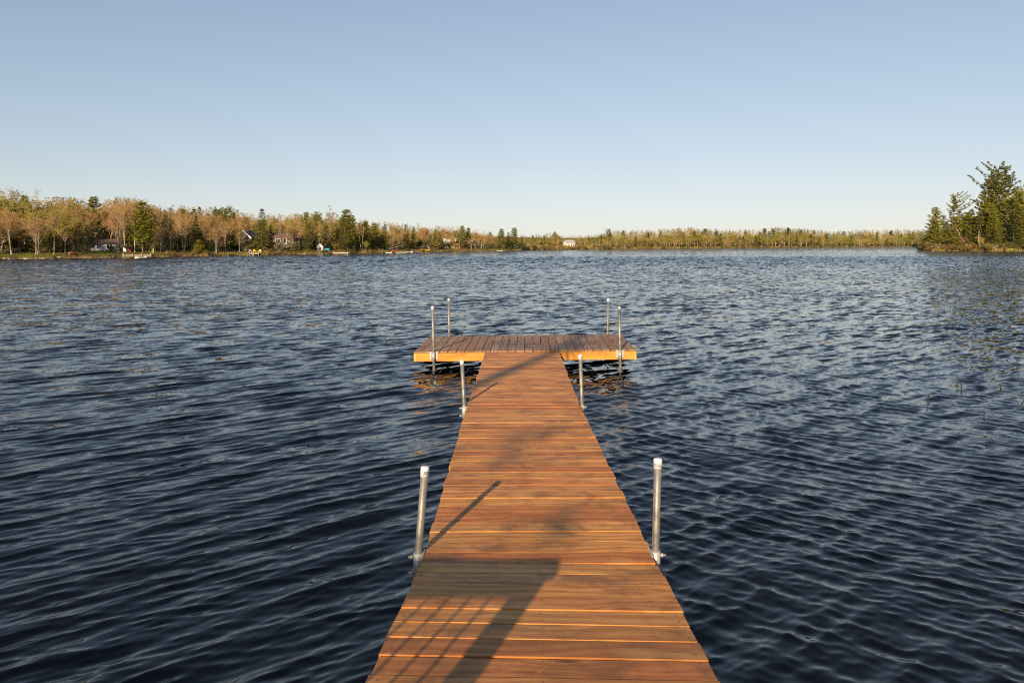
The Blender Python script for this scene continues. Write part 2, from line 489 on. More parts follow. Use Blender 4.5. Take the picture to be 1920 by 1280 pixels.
# ------------------------------------------------------------------ water: real waves, finer towards the dock
def build_water():
    rs = np.random.RandomState(11)
    # rows: fine by the dock, then close enough together for the wavelets out to 120 m, then widening
    r_ = [H*F/1000.0]
    while r_[-1] < 880:
        q_ = r_[-1]
        r_.append(q_ + min(q_*q_*1.0/(H*F), 0.076 + 0.0020*q_) if q_ < 120 else (q_ + 0.95 + 0.003*(q_-120) if q_ < 430 else q_*1.03))
    r = np.array(r_); NR, NC = len(r), 700
    th = np.linspace(-math.tan(math.radians(41)), math.tan(math.radians(41)), NC)
    Rr, Th = np.meshgrid(r, th, indexing='ij')
    APEX = 2.6               # the fan starts behind the camera so that its near rows are wide
    Y = Rr.copy(); X = (Rr + APEX)*Th
    dr = np.gradient(r)[:, None]
    dc = ((r + APEX)*(th[1]-th[0]))[:, None]
    edge = np.clip((0.98 - np.abs(np.linspace(-1, 1, NC)))/0.04, 0, 1)[None, :]
    Z = np.zeros_like(X); DX = np.zeros_like(X); DY = np.zeros_like(X)
    lost = np.zeros_like(dr); total = 0.0
    def lowfreq(seed, L):
        q = np.random.RandomState(seed); out = np.zeros_like(X)
        for _ in range(5):
            a = q.uniform(0, 2*math.pi); k = 2*math.pi/(L*q.uniform(0.6, 1.8))
            out += np.sin(k*(np.cos(a)*X + np.sin(a)*Y) + q.uniform(0, 6.28))
        return out/2.2
    groups = [np.clip(0.93 + 0.30*lowfreq(100+i, L), 0.10, 2.0) for i, L in enumerate((0.9, 1.5, 0.7, 2.2, 1.2, 0.6))]
    side = np.clip((X + 0.12*Y - 0.3)/2.6, 0, 1)*np.clip(1.5 - Y/13.0, 0.12, 1)          # cross ripples are stronger right of the dock
    comps = []
    for i in range(17):      # main train, coming from the upper left
        lam = 0.115*1.085**i*rs.uniform(0.94, 1.06)
        comps.append((lam, math.radians(-53 + rs.normal(0, 7.5)), 0.043, 0))
    for i in range(5):       # its longest crests
        lam = 0.42*1.12**i
        comps.append((lam, math.radians(-52 + rs.normal(0, 5)), 0.022, 0))
    for i in range(14):      # shorter wind ripples over it
        lam = 0.048*1.085**i*rs.uniform(0.92, 1.08)
        comps.append((lam, math.radians(-56 + rs.normal(0, 15)), 0.036, 0))
    for i in range(18):      # cross train
        lam = 0.065*1.09**i*rs.uniform(0.92, 1.08)
        comps.append((lam, math.radians(-122 + rs.normal(0, 11)), 0.040, 1))
    for i in range(8):       # longer low undulation
        lam = 0.9*1.28**i
        comps.append((lam, math.radians(-56 + rs.normal(0, 12)), 0.0042, 0))
    for i in range(18):      # steeper chop of the open lake
        lam = 0.8*1.09**i
        comps.append((lam, math.radians(-75 + rs.normal(0, 35)), 0.052, 2))
    for n, (lam, ang, slope, cross) in enumerate(comps):
        k = 2*math.pi/lam
        amp = slope/k
        cx, cy = math.cos(ang), math.sin(ang)
        # how well the sheet carries this wave
        spacing = np.maximum(dr*max(abs(cy), 0.25), dc)
        keep = np.clip((lam/spacing - 2.0)/1.6, 0, 1)
        if cross < 2: lost += (1-keep)*slope**2; total += slope**2
        if keep.max() <= 0: continue
        rows = np.nonzero(keep[:, 0] > 0)[0]; e = rows.max()+1; b = rows.min()
        ph = k*(cx*X[b:e] + cy*Y[b:e]) + rs.uniform(0, 6.28) + 0.8*groups[(n+2) % 6][b:e]
        A = amp*keep[b:e]*groups[n % 6][b:e]*edge
        if cross == 2: A = A*np.clip((r[b:e, None]-38)/50, 0, 1)
        else: A = A*(1.0 + 0.45*np.clip((r[b:e, None]-7)/25, 0, 1))
        if cross < 2: A = A*((0.15 + 1.05*side[b:e]) if cross else (1.05 - 0.50*side[b:e]))
        s_, c_ = np.sin(ph), np.cos(ph)
        Z[b:e] += A*s_
        DX[b:e] += 0.95*A*c_*cx; DY[b:e] += 0.95*A*c_*cy      # crests sharpen, troughs widen
    un = np.clip(np.sqrt(lost/total), 0, 1)*np.ones_like(X)
    X2 = X + DX; Y2 = Y + DY
    P = np.stack([X2, Y2, Z], -1).reshape(-1, 3)
    i, j = np.meshgrid(np.arange(NR-1), np.arange(NC-1), indexing='ij')
    a = (i*NC + j).ravel()
    Q = np.stack([a, a+1, a+NC+1, a+NC], -1)
    U = un.ravel()
    # plain skirts beyond the field of view
    def patch(x0, x1, y0, y1):
        nonlocal P, Q, U
        b = len(P)
        P = np.concatenate([P, np.array([[x0[0], y0, -0.01], [x1[0], y0, -0.01], [x1[1], y1, -0.01], [x0[1], y1, -0.01]])])
        Q = np.concatenate([Q, np.array([[b, b+1, b+2, b+3]])])
        U = np.concatenate([U, np.full(4, 0.7)])
    r0, r1, t = r[0]-0.05, r[-1], math.tan(math.radians(40.8))
    patch((-4000, -4000), (-(r0+APEX)*t, -(r1+APEX)*t), r0, r1)
    patch(((r0+APEX)*t, (r1+APEX)*t), (4000, 4000), r0, r1)
    patch((-4000, -4000), (4000, 4000), -1.0, r0+0.03)
    return grid_mesh('water', P, Q, M['water'], ('unresolved', U))
w = build_water()
tag(w, 'dark blue lake water ruffled by small wind waves', kind='structure')

# ------------------------------------------------------------------ the dock
def plank_mesh(name, L, W, T, mat, seed, along='x'):
    """a board with eased edges and a slight crook; length along x (or y), top face at z=0"""
    q = random.Random(seed)
    c = q.choice((0.0015, 0.002, 0.003, 0.0045))
    b = MB()
    rings = []
    bow = q.uniform(-0.0035, 0.0035); cup = q.uniform(-0.0008, 0.0018)
    for k in range(4):
        u = -L/2 + L*k/3
        cc = c*q.uniform(0.35, 1.6); cd = c*q.uniform(0.35, 1.6)
        prof = [(-W/2, -T), (-W/2, -cc*1.1), (-W/2+cc*0.35, -cc*0.3), (-W/2+cc*1.2, 0.0), (W/2-cd*1.2, 0.0), (W/2-cd*0.35, -cd*0.3), (W/2, -cd*1.1), (W/2, -T)]
        dy = bow*(1-(2*u/L)**2); dz = cup*(1-(2*u/L)**2)
        rings.append([(u, y+dy, z+dz) if along == 'x' else (y+dy, u, z+dz) for y, z in prof])
    if along == 'x': b.loft(rings, smooth=False)
    else: b.loft([list(reversed(r)) for r in rings], smooth=False)
    return b.mesh(name, mat)

PITCH, BW = 0.1435, 0.1365
walk_meshes = [plank_mesh('plank', 1.22, BW, 0.034, M['walk'], s) for s in range(12)]

def walkway(name, p0, p1, width, label, n_skip=0, roll=0.0):
    """a dock section from p0 to p1 (points on the centre line at deck level)"""
    p0, p1 = Vector(p0), Vector(p1)
    v = p1 - p0
    L = v.length
    root = bpy.data.objects.new(name, None); col.objects.link(root)
    root.empty_display_size = 0.3
    root.location = p0
    yaw = -math.atan2(v.x, v.y); pitch = math.asin(v.z/L)
    root.rotation_euler = Euler((pitch, roll, yaw), 'XYZ')
    tag(root, label, 'dock section')
    n = round(L/PITCH)
    pt = L/n
    for i in range(n):
        o = link('plank', walk_meshes[rnd.randrange(12)], root,
                 (rnd.gauss(0, 0.003), (i+0.5)*pt, rnd.gauss(0, 0.0016)), (rnd.gauss(0, 0.013), 0, rnd.gauss(0, 0.0018)))
        o.scale = ((width + rnd.gauss(0, 0.004))/1.22, (pt - 0.0035 - abs(rnd.gauss(0, 0.0025)))/BW, 1)
        if rnd.random() < 0.5: o.rotation_euler.z += math.pi
    sc_ = MB()
    for i in range(n):
        for x in (-width/2+0.032, 0.0, width/2-0.032):
            for f_ in (0.27, 0.73):
                cx_, cy_ = x + rnd.gauss(0, 0.004), (i+f_)*pt + rnd.gauss(0, 0.004)
                sc_.poly([(cx_+0.0042*math.cos(k*1.0472), cy_+0.0042*math.sin(k*1.0472), 0.0024) for k in range(6)])
    so = sc_.build('screw_heads', M['screw'], root); so['kind'] = 'stuff'
    for s in (-1, 1):
        b = MB().box(s*(width/2-0.030)-0.019, s*(width/2-0.030)+0.019, 0.004, L-0.004, -0.178, -0.036)
        b.build('side_stringer', M['joist'], root)
    MB().box(-0.019, 0.019, 0.05, L-0.05, -0.176, -0.036).build('side_stringer', M['joist'], root)
    for y in (0.023, L-0.023):
        MB().box(-width/2+0.052, width/2-0.052, y-0.019, y+0.019, -0.17, -0.037).build('end_joist', M['joist'], root)
    return root

RZ = lambda d: 0.436 - 0.1150*(d - 3.596)          # ramp height along the view
walkway('dock_ramp', (0.055, 0.70, RZ(0.70)), (0.142, 3.592, RZ(3.592)), 1.225,
        'sloping plank ramp nearest the camera, with railing shadows across it')
walkway('dock_section', (0.140, 3.602, 0.432), (0.125, 7.55, 0.352), 1.22,
        'middle plank walkway section between the two near pairs of short poles', roll=math.radians(-0.15))
walkway('dock_section', (0.125, 7.556, 0.354), (0.165, 11.40, 0.324), 1.215,
        'plank walkway section running up to the cross platform, its boards crosswise', roll=math.radians(-0.35))

# cross platform
PLAT_W, PLAT_D = 3.66, 1.84
pl = bpy.data.objects.new('dock_platform', None); col.objects.link(pl)
pl.location = (0.206, 11.41, 0.350)
pl.rotation_euler = Euler((0.004, math.radians(-0.80), math.radians(-1.5)), 'XYZ')
tag(pl, 'wide cross platform of grey red boards with bright orange front beam', 'dock platform')
nb = 26
pp = PLAT_W/nb
plat_meshes = [plank_mesh('plank', PLAT_D, 0.1365, 0.030, M['plat'], 40+s, 'y') for s in range(5)]
for i in range(nb):
    o = link('plank', plat_meshes[rnd.randrange(5)], pl, (-PLAT_W/2+(i+0.5)*pp, PLAT_D/2 + rnd.gauss(0, 0.002), rnd.gauss(0, 0.0015)), (0, rnd.gauss(0, 0.008), rnd.gauss(0, 0.001)))
    o.scale = ((pp - 0.008 - abs(rnd.gauss(0, 0.003)))/0.1365, 1, 1)
FZ0, FZ1 = -0.163, -0.032
MB().box(-PLAT_W/2+0.036, PLAT_W/2-0.036, 0.001, 0.039, FZ0, FZ1).build('front_beam', M['fascia'], pl)
MB().box(-PLAT_W/2+0.036, PLAT_W/2-0.036, PLAT_D-0.039, PLAT_D-0.001, FZ0, FZ1).build('rear_beam', M['fascia'], pl)
for s in (-1, 1):
    b = MB(); x = s*(PLAT_W/2-0.017)
    b.box(x-0.018, x+0.018, 0.000, PLAT_D, FZ0-0.002, FZ1-0.001)
    b.build('end_beam', M['fascia'], pl)
for k in range(1, 8):
    x = -PLAT_W/2 + PLAT_W*k/8
    MB().box(x-0.019, x+0.019, 0.042, PLAT_D-0.042, FZ0+0.01, FZ1-0.002).build('joist', M['joist'], pl)
for z in (-0.075, -0.125):
    b = MB().tube([(PLAT_W/2-0.12, -0.012, z), (PLAT_W/2-0.12, 0.004, z)], [0.011, 0.011], 6)
    b.build('bolt_head', M['bright_steel'], pl)

# pipes: pole, cap, bracket with bolts
def dock_pole(top, base, label, R, side, cap_print=None, stencil=False, to=-1.3, wide_plate=False, cap_h=0.052):
    top, base = Vector(top), Vector(base)
    ax = (top - base)
    root = empty('dock_pole', base)
    tag(root, label, 'dock pole', 'galvanised pipe poles of the dock')
    k = (to - base.z)/ax.z
    low = ax*k
    b = MB().tube([low, Vector((0,0,0)), ax - ax.normalized()*0.004], [R, R, R], 16)
    b.build('pipe', M['steel'], root)
    n = ax.normalized()
    c = MB().tube([ax - n*cap_h, ax - n*0.004, ax, ax + n*0.003], [R+0.0032, R+0.0032, R+0.0016, R*0.6], 18)
    cp = c.build('cap', M['cap'], root)
    rr = R + 0.0040
    def wrap(a0, a1, z0, z1, mb):
        st = max(1, int((a1-a0)/0.2))
        for s in range(st):
            aa, ab = a0+(a1-a0)*s/st, a0+(a1-a0)*(s+1)/st
            def P(an, z): 
                q = n*z
                return (q.x + rr*math.sin(an), q.y - rr*math.cos(an), q.z)
            mb.poly([P(aa, z0), P(ab, z0), P(ab, z1), P(aa, z1)])
    Lz = ax.length
    if cap_print == 'blocks':
        mb = MB()
        for i in range(3):
            a = -0.15 + i*0.40
            wrap(a, a+0.28, Lz-0.033, Lz-0.027, mb); wrap(a, a+0.28, Lz-0.024, Lz-0.019, mb); wrap(a+0.1, a+0.17, Lz-0.033, Lz-0.019, mb)
        mb.build('cap_print', M['ink'], cp)
    elif cap_print == 'lines':
        mb = MB()
        wrap(-1.3, 0.2, Lz-0.025, Lz-0.022, mb); wrap(-1.1, 0.6, Lz-0.032, Lz-0.029, mb)
        mb.build('cap_print', M['ink'], cp)
    elif cap_print == 'mark':
        mb = MB(); wrap(0.2, 1.1, Lz-0.032, Lz-0.02, mb); mb.build('cap_print', M['ink'], cp)
    if stencil:
        mb = MB(); q = random.Random(4); rr = R + 0.0012
        z = 0.03
        while z < Lz-0.09:
            h = q.uniform(0.010, 0.020)
            a = -0.95 + q.uniform(-0.05, 0.05)
            wrap(a, a+0.30, z, z+h*0.25, mb); wrap(a, a+0.10, z, z+h, mb)
            if q.random() < 0.6: wrap(a+0.22, a+0.32, z+h*0.2, z+h, mb)
            if q.random() < 0.5: wrap(a, a+0.30, z+h*0.75, z+h, mb)
            z += h + q.uniform(0.004, 0.012)
        mb.build('stencil_print', M['rust_ink'], root)
    # bracket: sleeve round the pipe, plate against the dock, two bolts with nuts
    br = MB()
    br.tube([(0,0,-0.115), (0,0,0.012)], [R+0.006, R+0.006], 14)
    if side in (-1, 1):
        x0, x1 = sorted((-side*(R+0.004), -side*(R+0.012)))
        br.box(x0, x1, -0.055, 0.055, -0.13, 0.010)
    else:
        for s in (-1, 1): br.box(s*0.052-0.013, s*0.052+0.013, R-0.008, R+0.004, -0.105, 0.012)
        br.box(-0.065, 0.065, R+0.0045, R+0.0085, -0.11, 0.02)
    bo = br.build('bracket', M['bright_steel'], root)
    for z in (-0.012, -0.095):
        m = MB()
        if side in (-1, 1):
            m.tube([(side*R*0.9, 0, z), (side*(R+0.034), 0, z)], [0.0055, 0.0055], 8)
            m.tube([(side*(R+0.010), 0, z), (side*(R+0.021), 0, z)], [0.0115, 0.0115], 6)
        else:
            m.tube([(0, -R*0.9, z), (0, -R-0.03, z)], [0.005, 0.005], 8)
            m.tube([(0, -R-0.010, z), (0, -R-0.019, z)], [0.010, 0.010], 6)
        m.build('bolt', M['bright_steel'], bo)
    return root
R1 = 0.0200
dock_pole((-0.466, 3.72, 0.897), (-0.503, 3.72, 0.425), 'left near pipe pole with block printed white cap, beside the ramp foot', R1, -1, 'blocks')
dock_pole((0.783, 3.72, 0.940), (0.772, 3.73, 0.432), 'right near pipe pole with dark stencil marks down its side', R1, 1, 'lines', True)
dock_pole((-0.550, 7.60, 0.824), (-0.522, 7.58, 0.315), 'short capped pole left of the walkway, just before the platform', R1, -1)
dock_pole((0.748, 7.60, 0.883), (0.766, 7.58, 0.325), 'short capped pole right of the walkway, just before the platform', R1, 1, 'mark')
dock_pole((-1.300, 11.345, 1.076), (-1.290, 11.415, 0.302), 'tall pole on the front beam left of the walkway', 0.022, 0)
dock_pole((1.752, 11.32, 1.076), (1.765, 11.325, 0.345), 'tall pole on the front beam right of the walkway', 0.022, 0)
o1 = dock_pole((-1.213, 13.30, 1.058), (-1.205, 13.305, 0.30), 'thin pole at the rear left corner of the platform', 0.021, 0)
o2 = dock_pole((1.835, 13.22, 1.058), (1.825, 13.225, 0.35), 'thin pole at the rear right corner of the platform', 0.021, 0)

# landing with its railing (beside and behind the camera: its shadow lies across the ramp)
lz = 0.775
ld = empty('landing_deck', (0, 0, lz))
tag(ld, 'wooden landing deck at the head of the ramp', 'deck')
for i in range(20):
    o = link('plank', walk_meshes[i % 6], ld, (-0.55, 0.62 - i*0.1435, 0.0))
    o.scale = (2.6/1.22, 1, 1)
for x in (-1.75, -0.6, 0.6):
    for y in (0.5, -1.9):
        MB().box(x-0.05, x+0.05, y-0.05, y+0.05, -1.3, -0.037).build('post', M['landing'], ld)
RY = 0.60
rl = empty('landing_railing', (-0.735, RY, lz))
tag(rl, 'wooden landing railing with thin balusters and a square end post', 'railing')
ptop = (0.43 + (3.6-RY)/0.956*0.388) - lz
MB().box(-0.045, 0.045, -0.045, 0.045, -0.02, ptop-0.038).build('post', M['landing'], rl)
MB().box(-1.26, -1.17, -0.045, 0.045, -0.02, ptop-0.038).build('post', M['landing'], rl)
MB().box(-1.30, 0.07, -0.07, 0.07, ptop-0.036, ptop).build('top_rail', M['landing'], rl)
MB().box(-1.168, -0.047, -0.019, 0.019, ptop-0.122, ptop-0.038).build('rail', M['landing'], rl)
MB().box(-1.168, -0.047, -0.019, 0.019, 0.06, 0.13).build('rail', M['landing'], rl)
for i in range(11):
    x = -0.047 - 0.092*(i+1)
    MB().tube([(x, 0, 0.131), (x, 0, ptop-0.124)], [0.0075, 0.0075], 8).build('baluster', M['landing'], rl)

# reeds standing in the lake
for k, (px, y, hp, lean, lab) in enumerate([(1740, 753, 14, 0.10, 'dark reed stalk standing alone in the lake, tallest one'),
                                (1795, 727, 9, 0.05, 'left one of two thin reed stalks close together in the lake'),
                                (1803, 727, 9, -0.1, 'right one of two thin reed stalks close together in the lake'),
                                (1876, 727, 8, 0.3, 'small forked reed stalk near the right edge of the lake'),
                                (1844, 781, 7, 0.5, 'shortest bent reed with a leaf, nearest the camera in the lake')]):
    p = on_water(px, y)
    h = hp*p.y/F*1.15
    e = empty('reed', p)
    tag(e, lab, 'reed', 'reeds sticking out of the lake')
    MB().tube([(0,0,-0.4), (0,0,0), (lean*h*0.4, 0, h*0.6), (lean*h, 0, h)], [0.006, 0.006, 0.0055, 0.003], 6).build('stalk', M['reed_green'], e)
    b = MB()
    for s in (-1, 1):
        b.poly([(0.003*s, 0, h*0.45), (s*h*0.22, 0.004, h*0.72), (s*h*0.30, 0.004, h*0.62), (s*h*0.16, 0, h*0.52)])
    b.build('leaf', M['reed_green'], e)

# ------------------------------------------------------------------ trees: grown once per kind, unit height, then copied
class Tree:
    def __init__(s): s.t, s.c = MB(), MB()
    def fit(s):
        z1 = max(max((v[2] for v in s.t.v), default=0), max((v[2] for v in s.c.v), default=0))
        k = 1.0/z1
        for m in (s.t, s.c): m.v = [(x*k, y*k, z*k) for x, y, z in m.v]
        return s
def rdir(q):
    z = q.uniform(-1, 1); a = q.uniform(0, 6.2832); r = math.sqrt(1-z*z)
    return Vector((r*math.cos(a), r*math.sin(a), z))
def leafquad(mb, q, p, size, mi=0, up=0.0, asp=0.6, out=None):
    n = rdir(q)
    if out is not None:
        o = p - out
        n = n*0.75 + (o/max(o.length, 1e-6))*0.9 + Vector((0, 0, 0.25))
    else: n.z = abs(n.z)*(1-up)+up
    n.normalize()
    u = n.cross(rdir(q))
    if u.length < 1e-4: return
    u.normalize(); w = n.cross(u)
    k = size*q.uniform(0.6, 1.35)
    mb.quad(p, u*k, w*k*asp, mi)

def hardwood(seed, fork=0.3, spread=0.55, leaf_n=4, leaf_s=0.013, limbs=5, stems=1, twig=0.0016, lv3=4, lv4=5, narrow=1.0, spray=0.03):
    q = random.Random(seed); T = Tree()
    def seg(p, d, L, r, lev, mb, mi):
        pts, rr = [p.copy()], [r]
        n = 3 if lev < 3 else 2
        for i in range(n):
            d = (d + rdir(q)*(0.10 + 0.05*lev) + Vector((0, 0, 0.10 if lev < 4 else 0.03))).normalized()
            p = p + d*(L/n); pts.append(p.copy()); rr.append(r*(1-0.62*(i+1)/n))
        mb.tube(pts, rr, 6 if lev == 0 else (5 if lev == 1 else (4 if lev == 2 else 3)), mi, caps=False)
        return pts, rr, d
    def dirs(d, n, ang):
        a = Vector((1, 0, 0)) if abs(d.x) < 0.7 else Vector((0, 1, 0))
        u = d.cross(a).normalized(); w = d.cross(u); o = q.uniform(0, 6.28)
        out = []
        for i in range(n):
            t = o + 6.2832*i/n + q.uniform(-0.5, 0.5); an = ang*q.uniform(0.55, 1.25)
            v = d*math.cos(an) + (u*math.cos(t) + w*math.sin(t))*math.sin(an)
            v.x *= narrow; v.y *= narrow
            out.append(v.normalized())
        return out
    for st in range(stems):
        base = Vector((q.uniform(-0.03, 0.03), q.uniform(-0.03, 0.03), 0)) if stems > 1 else Vector((0, 0, 0))
        lean = Vector((q.uniform(-0.16, 0.16), q.uniform(-0.16, 0.16), 1)) if stems > 1 else Vector((q.uniform(-0.05, 0.05), 0, 1))
        pts, rr, d = seg(base, lean.normalized(), fork, 0.017/(stems**0.4), 0, T.t, 0)
        lead = [(pts[-1], x, rr[-1]*0.85) for x in dirs(d, limbs, spread)] + [(pts[-1], d, rr[-1])]
        for P, D, r in lead:
            L1 = q.uniform(0.26, 0.38)
            p1, r1, d1 = seg(P, D, L1, r*0.9, 1, T.t, 0)
            for k in range(4):
                j = q.choice((1, 2, 3))
                for D2 in dirs(d1, 1, spread*1.15):
                    p2, r2, d2 = seg(p1[j], D2, q.uniform(0.15, 0.24), max(r1[j]*0.7, 0.0022), 2, T.t, 0)
                    for k3 in range(lv3):
                        j3 = q.choice((1, 2, 3))
                        D3 = dirs(d2, 1, 0.75)[0]
                        p3, r3, d3 = seg(p2[j3], D3, q.uniform(0.08, 0.14), 0.0022, 3, T.c, 0)
                        for k4 in range(lv4):
                            j4 = q.choice((1, 2, 2)); D4 = dirs(d3, 1, 0.8)[0]
                            L4 = q.uniform(0.05, 0.09)
                            e = p3[j4] + D4*L4
                            m = p3[j4] + D4*L4*0.5 + rdir(q)*0.006
                            T.c.tube([p3[j4], m, e], [twig, twig*0.8, twig*0.4], 3, 0, caps=False)
                            for _ in range(leaf_n):
                                f = q.uniform(0.25, 1.1)
                                leafquad(T.c, q, p3[j4].lerp(e, f) + rdir(q)*q.uniform(0, spray), leaf_s, 1, out=Vector((0, 0, 0.45)))
    return T.fit()

def pine(seed, bare=0.25, L0=0.24, whorls=15, per=5, wind=0.25, clump=5, size=0.032, gap=0.12, power=0.62, ragged=0.3):
    q = random.Random(seed); T = Tree()
    pts = [Vector((0, 0, 0))]; x = y = 0
    for i in range(1, 9):
        x += q.gauss(0, 0.006); y += q.gauss(0, 0.006)
        pts.append(Vector((x, y, i/8)))
    T.t.tube(pts, [0.0135*(1-0.88*i/8) for i in range(9)], 7, 0, caps=False)
    def trunk(z):
        f = min(z*8, 7.999); i = int(f); return pts[i].lerp(pts[i+1], f-i)
    for k in range(whorls):
        u = (k + q.uniform(-0.25, 0.25))/whorls
        z = bare + (0.985-bare)*max(0, u)
        if q.random() < gap and k < whorls-3: continue
        o = q.uniform(0, 6.28)
        n = per + q.choice((-1, 0, 1))
        for i in range(n):
            a = o + 6.2832*i/n + q.uniform(-0.35, 0.35)
            L = L0*(1-u)**power*q.uniform(0.85-ragged, 0.85+ragged)*(1 + wind*math.cos(a-2.6)) + 0.02
            if u < 0.18: L *= q.uniform(0.45, 1.0)
            el = q.uniform(-0.08, 0.16) + 0.5*u
            p0 = trunk(z); hd = Vector((math.cos(a), math.sin(a), 0))
            mid = p0 + hd*L*0.55 + Vector((0, 0, L*0.55*el - L*0.04))
            end = p0 + hd*L + Vector((0, 0, L*el + L*0.14))
            r = 0.0035*(1-0.6*u)
            T.t.tube([p0, mid, end], [r, r*0.7, r*0.25], 3, 0, caps=False)
            side = Vector((-hd.y, hd.x, 0))
            nc = max(3, int(L/0.015))
            for c in range(nc):
                f = 0.22 + 0.80*(c + q.uniform(-0.3, 0.3))/nc
                b = p0.lerp(mid, f/0.55) if f < 0.55 else mid.lerp(end, min(1.05, (f-0.55)/0.45))
                wdt = L*0.30*(1.15-f)
                ctr = b + side*q.uniform(-wdt, wdt) + Vector((0, 0, q.uniform(0.0, 0.008)))
                for _ in range(clump):
                    dv = (hd*q.uniform(-0.2, 1.0) + side*q.uniform(-1, 1) + Vector((0, 0, q.uniform(-0.1, 0.75)))).normalized()
                    wv = dv.cross(rdir(q))
                    if wv.length < 1e-3: continue
                    wv.normalize(); kk = size*q.uniform(0.7, 1.3)
                    nn = dv.cross(wv)
                    wv = (wv - (hd + Vector((0, 0, 0.7)))*0.5*wv.dot(hd + Vector((0, 0, 0.7)))).normalized()
                    T.c.quad(ctr + dv*kk*0.4, dv*kk, wv*kk*0.36, 0)
    return T.fit()

def spruce(seed, bare=0.10, L0=0.19, whorls=25, per=7, droop=0.35, clump=3, size=0.030, power=0.85, ragged=0.25):
    q = random.Random(seed); T = Tree()
    T.t.tube([Vector((0,0,0)), Vector((q.gauss(0,.006),q.gauss(0,.006),0.5)), Vector((q.gauss(0,.008),0,1))], [0.013, 0.008, 0.0015], 6, 0, caps=False)
    for k in range(whorls):
        u = (k + q.uniform(-0.3, 0.3))/whorls; u = min(max(u, 0), 0.985)
        z = bare + (0.98-bare)*u
        o = q.uniform(0, 6.28)
        for i in range(per):
            if q.random() < ragged*0.4: continue
            a = o + 6.2832*i/per + q.uniform(-0.3, 0.3)
            L = (L0*(1-u)**power + 0.008)*q.uniform(1-ragged, 1+ragged*0.7)
            if u < 0.12: L *= q.uniform(0.5, 0.95)
            hd = Vector((math.cos(a), math.sin(a), 0)); side = Vector((-hd.y, hd.x, 0))
            p0 = Vector((0, 0, z)); dr = droop*(1-u*1.3)
            end = p0 + hd*L + Vector((0, 0, -L*dr + L*0.10))
            mid = p0 + hd*L*0.5 + Vector((0, 0, -L*dr*0.55))
            T.t.tube([p0, mid, end], [0.0022, 0.0014, 0.0005], 3, 0, caps=False)
            nc = max(2, int(L/0.022))
            for c in range(nc):
                f = 0.15 + 0.9*(c + q.random())/nc
                b = p0.lerp(mid, f*2) if f < 0.5 else mid.lerp(end, (f-0.5)*2)
                wd = L*0.26*(1.1-f)
                ctr = b + side*q.uniform(-wd, wd)
                for _ in range(clump):
                    dv = (hd*q.uniform(0, 1.0) + side*q.uniform(-0.9, 0.9) + Vector((0, 0, q.uniform(-0.7, 0.35)))).normalized()
                    wv = dv.cross(rdir(q))
                    if wv.length < 1e-3: continue
                    wv.normalize(); kk = size*q.uniform(0.7, 1.3)
                    T.c.quad(ctr + dv*kk*0.35, dv*kk, wv*kk*0.42, 0)
    return T.fit()

def snag(seed):
    q = random.Random(seed); T = Tree()
    T.t.tube([Vector((0,0,0)), Vector((0.006,0,0.5)), Vector((0.0,0.005,1))], [0.014, 0.009, 0.002], 6, 0, caps=False)
    for k in range(70):
        z = q.uniform(0.3, 0.99); a = q.uniform(0, 6.28); L = 0.13*(1-z)**0.5*q.uniform(0.5, 1.1) + 0.015
        p0 = Vector((0,0,z)); e = p0 + Vector((math.cos(a)*L, math.sin(a)*L, L*q.uniform(-0.35, 0.25)))
        T.t.tube([p0, p0.lerp(e, 0.5) + Vector((0,0,0.006)), e], [0.003, 0.002, 0.001], 3, 0, caps=False)
        for _ in range(3):
            f = q.uniform(0.4, 1); b = p0.lerp(e, f)
            T.c.tube([b, b + rdir(q)*0.03], [0.0014, 0.0006], 3, 0, caps=False)
        if q.random() < 0.35: leafquad(T.c, q, e, 0.02, 1)
    return T.fit()

def bush(seed, n=620, size=0.10, flat=1.0, stems=9):
    q = random.Random(seed); T = Tree()
    lobes = [(Vector((q.gauss(0, 0.42), q.gauss(0, 0.42), q.uniform(0.2, 0.62))), q.uniform(0.22, 0.40)) for _ in range(8)]
    for c, r in lobes:
        T.t.tube([Vector((c.x*0.2, c.y*0.2, 0)), Vector((c.x*0.6, c.y*0.6, c.z*0.6)), c], [0.022, 0.016, 0.008], 4, 0, caps=False)
    for _ in range(n):
        c, r = q.choice(lobes)
        d = rdir(q); p = c + d*r*(q.random()**0.45)
        if p.z < 0.02: p.z = 0.02 + q.random()*0.1
        leafquad(T.c, q, p, size, 0, out=Vector((0, 0, 0.1)))
    return T.fit()

def kind(names, builder, variants, mats_t, mats_c, **kw):
    out = []
    for sd in variants:
        T = builder(sd, **kw)
        out.append((T.t.mesh('trunk', mats_t), T.c.mesh('crown', mats_c)))
    return out
BG, BP, BB = M['bark_grey'], M['bark_pine'], M['bark_birch']
K = {}
K['maple'] = kind('', hardwood, (1, 2, 3, 4), BG, [M['twig'], M['bud_red']], leaf_n=6, leaf_s=0.015, fork=0.2, spread=0.62, limbs=6)
K['gold'] = kind('', hardwood, (11, 12, 13, 14), BG, [M['twig'], M['bud_gold']], leaf_n=6, leaf_s=0.0165, fork=0.2, spread=0.6, limbs=6)
K['spring'] = kind('', hardwood, (21, 22, 23), BG, [M['twig'], M['leaf_spring']], leaf_n=8, leaf_s=0.021, fork=0.2, spread=0.58, limbs=6, lv4=4)
K['birch'] = kind('', hardwood, (31, 32, 33), BB, [M['twig'], M['bud_gold']], leaf_n=4, leaf_s=0.014, spread=0.34, limbs=3, stems=2, fork=0.62, narrow=0.8)
K['clump'] = kind('', hardwood, (35, 36), BG, [M['twig'], M['bud_red']], leaf_n=4, leaf_s=0.012, spread=0.48, limbs=3, stems=4, fork=0.24, lv3=3, lv4=4)
